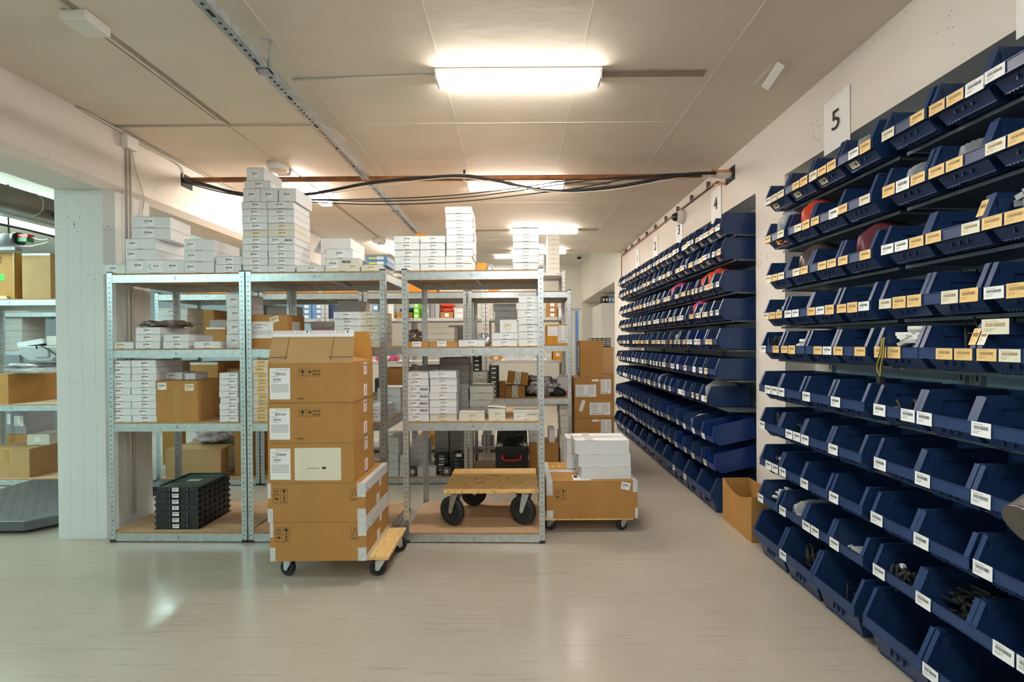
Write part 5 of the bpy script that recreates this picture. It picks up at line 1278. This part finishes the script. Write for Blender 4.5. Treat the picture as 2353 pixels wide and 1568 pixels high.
# bottom of the second row
bb = carton('big pale brown carton behind the black trays', P(375, 1065, 4.26).x, P(503, 1065, 4.26).x, 4.29, 0.44, zF, 66*4.27/F, 'card_light', 'regular', group=G2)
box_label(bb, 'list', 0.45, 0.55, 0.16, 0.22, 'right'); strip(bb, 'packing_tape', -bb['_w']/2, bb['_w']/2, -0.2212, -0.2202, 0.095, 0.125, 'card_light')
for a in (-0.06, 0.10): MB().box(a, a+0.12, 0.02, 0.05, bb['_h']+0.0002, bb['_h']+0.001, 'green_ink').build('green_mark', bb)
bag('bubble_wrap_roll', 'heap of bubble wrap lying on the big pale carton', 'bubble wrap', (bb.location.x+0.06, 4.62, zF+bb['_h']), (0.46, 0.28, 0.22), 'bubble_wrap', seed=17, rough=0.4)
carton('tall brown carton behind the left post of the second row', P(372, 1040, 4.75).x, P(410, 1040, 4.75).x, 4.76, 0.1, zF, 0.62, 'card', 'regular', group=G2)
q = carton('brown carton behind the left post pair in the second row', P(541, 1040, 4.35).x, P(583, 1040, 4.35).x, 4.34, 0.3, zF, 0.58, 'card', 'regular', group=G2)
tc_ = empty('tool_case', (P(377, 1100, 4.1).x, 4.0, 0)); tag(tc_, 'flat black case with a red latch on the floor behind the trays', 'case')
MB().box(-0.14, 0.14, 0, 0.2, 0.0, 0.085, 'black_plastic').box(-0.142, 0.142, -0.002, 0.202, 0.04, 0.05, 'black_matte').build('body', tc_, bevel=0.006); MB().box(-0.11, -0.07, -0.004, 0.0, 0.055, 0.07, 'red').build('latch', tc_)
# second unit
stack('tall grey pile behind the brown labelled carton', 612, 668, 794, 700, 5, Yq+0.15, zM, 0.25, grp=G2, m='grey_card', adj='grey', lab=None)
q = carton('brown carton with red arrows on the second row', P(872, 880, Yq).x, P(930, 880, Yq).x, Yq+0.05, 0.3, zB, 68*Yq/F, 'card', 'regular', group=G2)
for a in (-0.03, 0.05): MB().prism([(a-0.012, 0.10), (a+0.012, 0.10), (a, 0.125)], 'y', -0.1512, -0.1504, 'red_ink').box(a-0.004, a+0.004, -0.1512, -0.1504, 0.07, 0.10, 'red_ink').build('red_arrow', q)
stack('white pile behind the tower on the middle level', 866, 922, 985, 887, 0, Yq, zB, 0.2) if False else None
stack('white pile low in the gap', 893, 916, 1100, 1010, 5, Yq, zF, 0.3, grp=G2, lab=None)
stack('white pile behind the front post', 918, 940, 1100, 1052, 3, Yq, zF, 0.3, grp=G2, lab=None)
# third unit: white cartons, fans, spools
stack('three-high grey pile at the upper second row', 980, 1044, 794, 752, 3, Yq+0.02, zM, 0.26, grp=G2, m='white_card_warm', adj='pale', lab=None)
one('dark behind the pale pile on the second row', 1030, 1062, 794, 748, 1, Yq+0.3, zM, 0.2, m='pewter', adj='slate', lab=None, grp=G2)
bag('antistatic_bag', 'dark shiny bag stack left of the pale pile', 'bag', (P(952, 780, 4.4).x, 4.42, zM), (0.17, 0.2, 0.17), 'brown_bag', seed=23)
stack('white pile behind the fans', 945, 978, 1098, 1026, 5, Yq+0.12, zF, 0.3, grp=G2, lab=None)
stack('tall grey pile left of the cable spools', 999, 1031, 1098, 985, 7, Yq+0.22, zF, 0.22, grp=G2, m='grey_card', adj='grey', lab=None)
stack('tall grey pile behind the cable spools', 1033, 1066, 1098, 970, 8, Yq+0.25, zF, 0.22, grp=G2, m='grey_card', adj='grey', lab=None)
one('low and white before the fans', 957, 1002, 1099, 1078, 1, Yq, zF, 0.2, grp=G2, lab=None)
def fan(label, x, z, s_, Y):
    X = P(x, 1080, Y).x; r0 = empty('cooling_fan', (X, Y, z)); tag(r0, label, 'fan', 'cooling fans in the second row')
    f_ = MB(); h = s_/2
    for a in ((-h, h, 0, 0.008), (-h, h, s_-0.008, s_)): f_.box(a[0], a[1], 0, 0.035, a[2], a[3], 'black_plastic')
    for a in ((-h, -h+0.008), (h-0.008, h)): f_.box(a[0], a[1], 0, 0.035, 0.008, s_-0.008, 'black_plastic')
    f_.box(-h, h, 0.030, 0.034, 0, s_, 'black_matte').build('housing', r0)
    g_ = MB()
    for rr_ in (0.18, 0.29, 0.40): 
        g_.lathe([(s_*rr_, 0), (s_*rr_+0.002, 0), (s_*rr_+0.002, 0.002), (s_*rr_, 0.002)], 'y', (0, 0.002, h), 'connector', 24)
    for k_ in range(8):
        a = math.pi*k_/4; g_.tube([(math.cos(a)*0.012, 0.003, h+math.sin(a)*0.012), (math.cos(a+0.5)*s_*0.44, 0.003, h+math.sin(a+0.5)*s_*0.44)], 0.0014, 'connector', 5)
    g_.build('grille', r0); MB().cyl((0, -0.001, h), s_*0.15, 0.003, 'y', 'paper', 20).build('hub_label', r0)
fan('small grey fan with a round grille at the bottom second row', 1026, zF, 0.09, Yq-0.0)
fan('black square fan left of the white low carton', 948, zF, 0.085, Yq)
for i in range(7):
    X = P(1010, 1060, 4.3).x
    q = MB().box(-0.065+0.006*(i % 2), 0.065, -0.06, 0.06, 0, 0.026, 'black_plastic').box(-0.02, 0.03, -0.0615, -0.06, 0.005, 0.02, 'paper' if i % 2 else 'pewter').build('fan_cartridge', None, (X+random.uniform(-.012, .012), Yq+0.13, zF+0.0265*i), bevel=0.004)
    q.rotation_euler = (0, 0, random.uniform(-.2, .2)); tag(q, 'black fan cartridge, %s in the pile beside the spools' % posword(i, 7), 'fan cartridge', 'black fan cartridges')
for i in range(6):
    X = P(1055, 1060, 4.3).x
    sp = MB().lathe([(0.02, 0), (0.075, 0), (0.075, 0.004), (0.066, 0.007), (0.064, 0.018), (0.066, 0.029), (0.075, 0.031), (0.075, 0.035), (0.02, 0.035)], 'z', (0, 0, 0), 'black_plastic', 28).build('cable_spool', None, (X, Yq+0.08, zF+0.0352*i))
    if i == 5: sticker(sp, 'plain', 0, 0.02, 0.05, 0.03, 0.0, 'front', (0, 0.076))
    tag(sp, 'black cable spool, %s in the spool pile' % posword(i, 6), 'spool', 'black cable spools')
# fourth unit
X = P(1176, 1060, Yq).x
tb = empty('toolbox', (X, Yq, zF)); tag(tb, 'open black toolbox with a red handle behind the plywood dolly', 'toolbox')
MB().box(-0.155, 0.155, 0.0, 0.3, 0.0, 0.27, 'black_plastic').build('body', tb, bevel=0.01)
MB().slab((-0.155, 0.29, 0.27), (0.155, 0.29, 0.27), (0.150, 0.34, 0.36), (-0.150, 0.34, 0.36), 0.008, 'black_plastic').build('lid', tb)
MB().tube(smooth_pts([(-0.085, -0.004, 0.195), (-0.078, -0.03, 0.16), (0.0, -0.034, 0.152), (0.078, -0.03, 0.16), (0.085, -0.004, 0.195)]), 0.008, 'red', 10).build('handle', tb)
tangle('cable_bundle', 'dark parts and cables piled in the open toolbox', 'cable', (X, Yq+0.15, zF+0.272), (0.28, 0.2, 0.09), 0.006, 'black_plastic', 10, 33)
q = carton('brown open carton right of the toolbox', P(1217, 1060, Yq).x, P(1284, 1060, Yq).x, Yq+0.02, 0.28, zF, 0.30, 'card', 'regular', group=G2)
stack('two-wide pile on the brown carton', 1215, 1240, 1020, 985, 2, Yq+0.05, zF+0.301, 0.2, grp=G2, lab=None)
stack('leaning narrow pile at the right end', 1287, 1306, 1098, 931, 11, Yq+0.03, zF, 0.3, grp=G2, lab=None, jit=0.008, adj='pale', m='white_card_warm')
one('standing upright on the brown open carton', 1262, 1276, 1020, 990, 1, Yq+0.05, zF+0.301, 0.2, grp=G2, lab=None)
for i in range(7):
    q = carton('black labelled box, %s of the front black pile' % posword(i, 7), P(1124, 875, Yq).x, P(1145, 875, Yq).x, Yq, 0.2, zB+i*0.0425, 0.042, 'black_matte', 'mailer', name='component_box', group='black component boxes'); sticker(q, 'plain', 0, 0.02, 0.045, 0.014, 0, 'front', (0, 0.1)); strip(q, 'rim', -q['_w']/2, q['_w']/2, -0.1012, -0.1005, 0.0385, 0.042, 'grey_card')
for i in range(4):
    q = carton('black labelled box, %s of the rear black pile' % posword(i, 4), P(1087, 830, Yq+0.1).x, P(1104, 830, Yq+0.1).x, Yq+0.1, 0.2, zB+0.24+i*0.0425, 0.042, 'black_matte', 'mailer', name='component_box', group='black component boxes'); sticker(q, 'plain', 0, 0.02, 0.04, 0.014, 0, 'front', (0, 0.1))
stack('pale pile under the rear black boxes', 1089, 1121, 912, 854, 3, Yq+0.06, zB, 0.24, grp=G2, m='white_card_warm', adj='pale')
def oval(o, w_, h_):
    y = -o['_d']/2-0.002; m2 = MB().box(-0.028, 0.028, y+0.0004, y+0.0014, 0.0, o['_h'], 'paper').box(-0.028, 0.028, y+0.0014, o['_d']/2, o['_h'], o['_h']+0.0008, 'paper')
    m2.build('white_tape', o)
    m3 = MB(); pts = [(math.cos(2*math.pi*j/20)*w_, y, o['_h']/2+math.sin(2*math.pi*j/20)*h_) for j in range(21)]; m3.tube(pts, 0.0018, 'green_ink', 4); m3.build('green_oval', o)
q = carton('brown carton with a green oval tape, lower of two', P(1161, 897, Yq).x, P(1206, 897, Yq).x, Yq+0.01, 0.17, zB, 27*Yq/F, 'card', 'regular', group=G2); oval(q, 0.016, 0.045)
h1 = q['_h']; q = carton('brown carton with a green oval tape, tilted on another', P(1164, 865, Yq).x, P(1212, 865, Yq).x, Yq+0.01, 0.17, zB+h1+0.012, 27*Yq/F, 'card', 'regular', group=G2); oval(q, 0.016, 0.045); q.rotation_euler = (0, R(7), 0)
q = carton('narrow brown carton left of the green oval ones', P(1147, 890, Yq).x, P(1159.5, 890, Yq).x, Yq+0.02, 0.2, zB, 34*Yq/F, 'card', 'regular', group=G2)
bag('antistatic_bag', 'crumpled silver bag heap on the right of the second row', 'bag', (P(1240, 890, 4.45).x, 4.44, zB), (0.32, 0.28, 0.20), 'silver_bag', seed=27, rough=0.5)
bag('plastic_bag', 'dark crumpled bag before the silver heap', 'bag', (P(1285, 900, 4.38).x-0.01, 4.37, zB), (0.14, 0.14, 0.08), 'black_matte', seed=28, rough=0.4)
rl = MB().tube([(P(1290, 880, 4.6).x, 4.55, zB+0.10), (P(1300, 880, 4.8).x-0.02, 4.80, zB+0.10)], 0.085, 'tape_clear', 24)
tag(rl.build('wrap_roll'), 'clear wrapped roll with a red core at the right end', 'roll')
q = carton('white and orange carton with shipping papers at the right end', P(1257, 770, Yq).x, P(1306, 770, Yq).x, Yq+0.01, 0.3, zM, 46*Yq/F, 'orange_card', 'regular', group=G2)
box_label(q, 'list', 0.76, 0.52, 0.10, 0.16); box_label(q, 'plain', 0.28, 0.68, 0.10, 0.09)
# on top of the second row, under the front tops
for a, b_, m_n, lb in ((936, 972, 'orange_card', 'orange carton on the second row top beside the gap'), (975, 1003, 'orange_card', 'orange carton behind the right unit, second on the top'), (1010, 1060, 'white_card_warm', 'pale carton on the second row top'), (1122, 1143, 'orange_card', 'orange carton on the second row top right of centre'), (1150, 1202, 'white_card', 'white carton on the second row top at right'), (420, 480, 'card', 'brown carton on the second row top at left'), (610, 700, 'card', 'brown carton on the second row top behind the tower'), (740, 820, 'orange_card', 'orange carton on the second row top left of the gap')):
    carton(lb, P(a, 660, 4.45).x, P(b_, 660, 4.45).x, 4.45, 0.3, zT, 0.10, m_n, 'regular', group='cartons on the second row tops')

# ------------------------------------------------------------ third row contents
G3 = 'goods on the third row shelves'
Yr = Y3+0.046
def third(lb, a, b_, yt, lev, m_, dp=0.3, n=1, name='cardboard_box', cat='box', lab=True, yo=0.0, adj=None):
    yb = P(0, 0, 1) and 0
    X0, X1 = P(a, 780, Yr).x, P(b_, 780, Yr).x
    zt_ = P((a+b_)/2, yt, Yr).z; z_ = L3[lev]; tot = max(zt_-z_, 0.03)
    for i in range(n):
        l2 = lb if n == 1 else f'{lb}, {posword(i, n)}'
        q = carton(l2, X0+0.001, X1-0.001, Yr+yo, dp, z_, tot/n-0.0006, m_, 'mailer', name=name, group=G3, cat=cat, bevel=0.0015); z_ += tot/n
        if lab: sticker(q, 'plain', 0, tot/n/2, min(0.05, (X1-X0)*0.5), min(0.04, tot/n*0.6), 0, 'front', (0, dp/2))
    return q
third('black and purple box on the third row', 602, 620, 700, 3, 'black_matte', lab=False)
q = third('orange tray box between dark boxes in the third row', 622, 655, 705, 3, 'orange_card')
q = third('dark purple long box low in the third row', 658, 686, 716, 3, 'purple_dark', lab=False)
third('blue box pile at left in the third row', 694, 716, 699, 3, 'blue_box', n=3)
third('blue box pile beside the grey cartons', 718, 748, 699, 3, 'blue_box', n=3)
third('dark blue box in the third row', 749, 766, 699, 3, 'blue_dark', lab=False)
third('blue box pile behind the middle post', 855, 872, 699, 3, 'blue_box', n=2)
q = third('white box with a yellow corner in the third row', 893, 905, 697, 3, 'white_card', lab=False); MB().box(-0.02, 0.02, -0.1512, -0.1504, 0.0, 0.06, 'yellow').build('yellow_corner', q)
q = third('brown box under the navy bag in the third row', 912, 948, 718, 3, 'card')
bag('fabric_bag', 'navy cloth bag on a brown box in the third row', 'bag', (P(932, 712, Yr).x, Yr+0.15, L3[3]+q['_h']), (0.2, 0.2, 0.07), 'blue_dark', seed=44)
third('lime green box pile in the third row', 951, 963, 697, 3, 'lime', n=3)
q = third('grey magazine file with a blue label', 975, 988, 698, 3, 'pewter')
third('grey magazine file second from left', 989, 1000, 698, 3, 'pewter', lab=False)
third('grey magazine file third from left', 1000.5, 1010, 697, 3, 'grey_plastic', lab=False)
q = third('brown carton with white tape under the red bags', 1012, 1042, 717, 3, 'card')
for i in range(2): bag('red_parcel', ('lower', 'upper')[i]+' shiny red parcel on a brown carton', 'parcel', (P(1024, 712, Yr).x, Yr+0.14, L3[3]+q['_h']+i*0.058), (0.2, 0.2, 0.06), 'red_bag', seed=50+i, rough=0.2)
third('white carton pair right of the red parcels', 1044, 1068, 708, 3, 'white_card', n=2)
third('warm white carton pile in the third row', 1099, 1133, 697, 3, 'white_card_warm', n=5)
third('orange and white carton pile at the right end of the third row', 1258, 1281, 695, 3, 'card', n=3)
third('white carton right of the orange pile', 1283, 1292, 705, 3, 'white_card_warm')
# level 1.11
for i, (a, m_) in enumerate(((868, 'pink_bag'), (884, 'white_plastic'), (900, 'pink_bag'))):
    X = P(a, 820, Yr).x
    tag(MB().tube([(X, Yr+0.02, L3[2]+0.035), (X+0.02, Yr+0.2, L3[2]+0.035)], 0.035, m_, 16).build('tape_roll'), ('leftmost pink', 'middle white', 'rightmost pink')[i]+' roll lying on the third row', 'roll', 'rolls on the third row')
for a, b_, yt, m_, lb in ((1062, 1082, 815, 'orange_card', 'small orange box on the lower third row'), (1084, 1100, 812, 'card', 'brown box beside the small orange box'), (1128, 1150, 817, 'orange_card', 'orange box among white boxes in the lower third row'), (1160, 1192, 815, 'white_card', 'white box left in the lower third row'), (1194, 1228, 815, 'white_card', 'white box right in the lower third row'), (1256, 1268, 806, 'white_card_warm', 'white bundle at the right end of lower third row'), (1270, 1292, 803, 'orange_card', 'orange box at the right end of lower third row'), (760, 830, 800, 'blue_box', 'blue box behind the tower flap in the third row'), (700, 755, 800, 'grey_card', 'grey box at left on lower third row')):
    third(lb, a, b_, yt, 2, m_)
for a, b_, yt, m_, lb in ((1135, 1168, 880, 'orange_card', 'orange box on the low third row shelf'), (1172, 1200, 884, 'card', 'brown box beside the orange one on the low shelf'), (1205, 1245, 890, 'card', 'brown box behind the silver bag heap'), (1250, 1290, 884, 'card', 'brown box at the right end of the low shelf'), (905, 960, 880, 'card', 'brown box seen through the gap on the low shelf'), (860, 900, 870, 'black_matte', 'black box seen beside the tower on the low shelf')):
    third(lb, a, b_, yt, 1, m_)
for a, b_, yt, m_, lb in ((1105, 1133, 1000, 'silver_bag', 'silver wrapped bundle on the lowest pale shelf'), (1140, 1180, 1000, 'white_card', 'white carton on the lowest pale shelf'), (870, 905, 1000, 'white_card', 'white carton beside the tower on the lowest pale shelf'), (960, 995, 1000, 'orange_card', 'orange carton on the lowest pale shelf')):
    third(lb, a, b_, yt, 0, m_)
# top of the third row
third('orange carton on the third row top behind the nine-high column', 1097, 1119, 604, 4, 'orange_card', lab=False)
third('dark grey box beside the orange carton on the third row top', 1120, 1134, 607, 4, 'pewter')
third('white flat carton with a red edge on the third row top', 1137, 1176, 615, 4, 'white_card', lab=False)
third('pale carton pile on the far right of the third row top', 1260, 1287, 540, 4, 'white_card_warm', n=8, lab=False)
third('orange carton high behind the rail end', 957, 980, 536, 4, 'orange_card', lab=False)

# ------------------------------------------------------------ side room at the left
shL = [0.07, 0.775, 1.272, 1.774]
shF = [0.07, 0.775, 1.774]
lu = shelf_unit('galvanised shelf unit in the side room at left edge', 1.5, 0.6, shF, (-5.55, 4.3, 0), 0, 'side room shelf units')
lu2 = shelf_unit('galvanised shelf unit farther back in the side room', 1.6, 0.6, shL, (-7.2, 6.0, 0), 0, 'side room shelf units')
GL = 'cartons in the side room'
def PL(a): return P(a, 780, 4.34).x
q = carton('tall yellow-brown carton with a green sticker in the side room', PL(-45), PL(38), 4.33, 0.28, shL[3], 107*4.33/F, 'card', 'regular', group=GL)
MB().box(-0.03, 0.03, -0.1412, -0.1404, 0.18, 0.235, 'green_sticker').build('green_sticker', q).location = (0.05, 0, 0); handling(q, 0.58, 0.84, 0.07)
strip(q, 'clear_tape', q['_w']/2-0.012, q['_w']/2, -0.1412, -0.1404, 0, q['_h'], 'tape_tan')
q = carton('tall pink-brown carton beside the column in the side room', PL(53), PL(118), 4.34, 0.3, shL[3], 105*4.34/F, 'card_light', 'regular', group=GL); strip(q, 'clear_tape', -q['_w']/2, q['_w']/2, -0.1512, -0.1504, q['_h']-0.02, q['_h'], 'tape_clear')
tag(MB().box(-0.06, 0.06, -0.01, 0.01, 0, 0.012, 'paper_warm').box(-0.055, 0.055, -0.009, 0.009, 0.012, 0.03, 'pine').build('wood_strip', None, (PL(12), 4.315, shL[3])), 'short pale strip of wood on the side room shelf', 'wood')
stack('grey pile on the farther side room shelf', -20, 50, 800, 710, 6, 6.05, shL[2], 0.3, grp=GL, m='grey_card', adj='grey', lab=None)
hx = PL(72)
hl = empty('device_cover', (hx, 4.36, shL[1]+0.25)); 
carton('orange-brown carton lying at the side room middle shelf', PL(-40), PL(20), 4.33, 0.55, shL[1], 68*4.33/F, 'card', 'regular', group=GL)
zz = shL[1]+68*4.33/F+0.001
bag('plastic_bag', 'flattened grey plastic bags under the white housing', 'bag', (PL(50), 4.52, zz), (0.55, 0.28, 0.07), 'clear_bag', seed=61)
bag('plastic_bag', 'second layer of grey plastic bags in the side room', 'bag', (PL(30), 4.52, zz+0.06), (0.45, 0.28, 0.05), 'silver_bag', seed=62)
hl.location = (hx, 4.5, zz+0.12); tag(hl, 'grey moulded plastic housing with a cable on the shelf', 'housing')
MB().prism([(-0.20, 0.15), (-0.17, 0.05), (-0.08, 0.0), (0.12, 0.0), (0.18, 0.05), (0.18, 0.15)], 'y', -0.1, 0.12, 'grey_plastic').build('shell', hl, bevel=0.012)
MB().box(-0.02, 0.11, -0.115, -0.1, 0.04, 0.13, 'grey_plastic').build('cover_plate', hl, bevel=0.008)
MB().tube(smooth_pts([(0.0, -0.11, 0.12), (0.02, -0.13, 0.16), (0.10, -0.13, 0.13), (0.2, -0.12, 0.06)]), 0.006, 'cable_black', 8).build('cable', hl)
q = carton('white cardboard tray tilted on the grey housing', hx-0.22, hx+0.03, 4.42, 0.16, zz+0.275, 0.05, 'white_card', 'mailer', group=GL); q.rotation_euler = (0, R(-9), 0)
q = carton('cream moulded carton on the grey housing beside column', hx+0.04, hx+0.26, 4.44, 0.16, zz+0.275, 0.09, 'white_card_warm', 'none', group=GL)
q = carton('grey wrapped carton with many white papers in the side room', P(-60, 780, 4.97).x, P(62, 780, 4.97).x, 4.95, 0.3, 0.37, 0.40, 'pewter', 'regular', group=GL)
for (a, b_) in ((0.25, 0.75), (0.6, 0.78), (0.3, 0.42), (0.62, 0.4), (0.86, 0.35)): box_label(q, 'list', a, b_, 0.1, 0.11)
carton('brown carton under the wrapped carton in the side room', P(-60, 780, 4.97).x, P(62, 780, 4.97).x, 4.95, 0.3, 0, 0.368, 'card', 'regular', group=GL)
q = carton('pale brown taped carton on the lowest side room board', PL(-60), PL(66), 4.33, 0.54, shL[0], 66*4.33/F, 'card_light', 'regular', group=GL); strip(q, 'packing_tape', 0.02, 0.07, -0.2712, -0.2704, 0.15, q['_h'], 'tape_tan')
stack('lying on the pale taped carton', 60, 112, 1040, 1015, 1, 4.5, shL[0]+0.275, 0.2, grp=GL, m='white_card_warm', adj='open', lab='plain')
# floor scale
fs = empty('floor_scale', (-3.74, 3.69, 0)); tag(fs, 'dark grey floor scale with a diamond plate top', 'floor scale')
fp = MB(); cut = 0.16
fp.prism([(-0.75, -0.5), (0.26, -0.5), (0.42, -0.5+cut), (0.42, 0.5), (-0.75, 0.5)], 'z', 0.025, 0.095, 'scale_plate').build('platform', fs, bevel=0.006)
dm = MB()
for i in range(26):
    for j in range(22):
        x, y = -0.72+i*0.044, -0.47+j*0.044
        if x+0.0 > 0.22 and y < -0.30: continue
        if x > 0.39: continue
        a = R(45 if (i+j) % 2 else -45); c_, s_ = math.cos(a)*0.014, math.sin(a)*0.014; px_, py_ = -math.sin(a)*0.003, math.cos(a)*0.003
        dm.hexa([(x-c_-px_, y-s_-py_, 0.095), (x+c_-px_, y+s_-py_, 0.095), (x+c_+px_, y+s_+py_, 0.095), (x-c_+px_, y-s_+py_, 0.095),
                 (x-c_*.7-px_*.5, y-s_*.7-py_*.5, 0.0975), (x+c_*.7-px_*.5, y+s_*.7-py_*.5, 0.0975), (x+c_*.7+px_*.5, y+s_*.7+py_*.5, 0.0975), (x-c_*.7+px_*.5, y-s_*.7+py_*.5, 0.0975)], 'scale_plate')
dm.build('diamond_tread', fs)
for a in ((-0.65, -0.4), (0.2, -0.4), (-0.65, 0.4), (0.33, 0.4)): MB().cyl((a[0], a[1], 0), 0.04, 0.026, 'z', 'black_matte', 18).build('foot', fs)
# pipes, tray and hoist in the side room
du = MB().tube([(-4.36, 2.4, 2.60), (-4.36, 8.5, 2.60)], 0.10, 'duct', 28)
for j in range(12): du.lathe([(0.10, 0), (0.104, 0.004), (0.10, 0.008)], 'y', (-4.36, 2.6+j*0.5, 2.60), 'galvanised', 28)
tag(du.build('duct'), 'grey insulated duct under the side room ceiling', 'duct')
tag(MB().box(-4.62, -4.52, 2.4, 8.5, 2.50, 2.503, 'galvanised').box(-4.62, -4.617, 2.4, 8.5, 2.503, 2.54, 'galvanised').box(-4.523, -4.52, 2.4, 8.5, 2.503, 2.54, 'galvanised').build('cable_tray'), 'galvanised cable tray beside the side room duct', 'cable tray')
tag(MB().tube(smooth_pts([(-4.75, 2.6, 2.45), (-4.75, 3.6, 2.42), (-4.73, 4.4, 2.45), (-4.75, 5.6, 2.42), (-4.75, 8.3, 2.46)]), 0.012, 'cable_black').build('cable'), 'black cable beneath the side room cable tray', 'cable')
tag(MB().tube([(-4.2, 4.15, 2.52), (-4.25, 4.3, 2.46), (-4.22, 4.5, 2.40), (-4.1, 4.62, 2.42), (-4.05, 4.5, 2.50)], 0.028, 'cable_black', 12).build('hose'), 'thick black hose loop under the duct by the column', 'hose')
hs = empty('chain_hoist', (P(20, 545, 4.3).x, 4.3, P(20, 552, 4.3).z)); tag(hs, 'grey hoist with a red and green block hanging in the side room', 'hoist')
MB().tube([(-0.12, 0, 0.0), (0.07, 0, 0.01)], 0.055, 'pewter', 20).tube([(0.07, 0, 0.01), (0.11, 0, 0.01)], 0.06, 'black_plastic', 20).build('motor', hs)
MB().box(0.11, 0.21, -0.03, 0.03, 0.018, 0.048, 'red').build('red_block', hs); MB().box(0.115, 0.205, -0.035, 0.03, -0.02, 0.014, 'green').build('green_block', hs)
MB().box(-0.2, 0.09, -0.03, 0.03, -0.10, -0.07, 'pewter').build('bracket', hs)
MB().tube([(0.0, 0, 0.05), (0.0, 0, CEIL-hs.location.z)], 0.008, 'steel_dark', 8).build('hanging_rod', hs)
MB().tube(smooth_pts([(0.2, 0, 0.03), (0.30, 0, 0.0), (0.38, 0, 0.01)]), 0.006, 'galvanised').tube(smooth_pts([(0.1, 0, -0.05), (0.2, 0, -0.06), (0.38, 0, -0.02)]), 0.005, 'galvanised').build('chain', hs)

for o in list(C.objects):
    for k_ in ('_w', '_d', '_h'):
        if k_ in o: del o[k_]
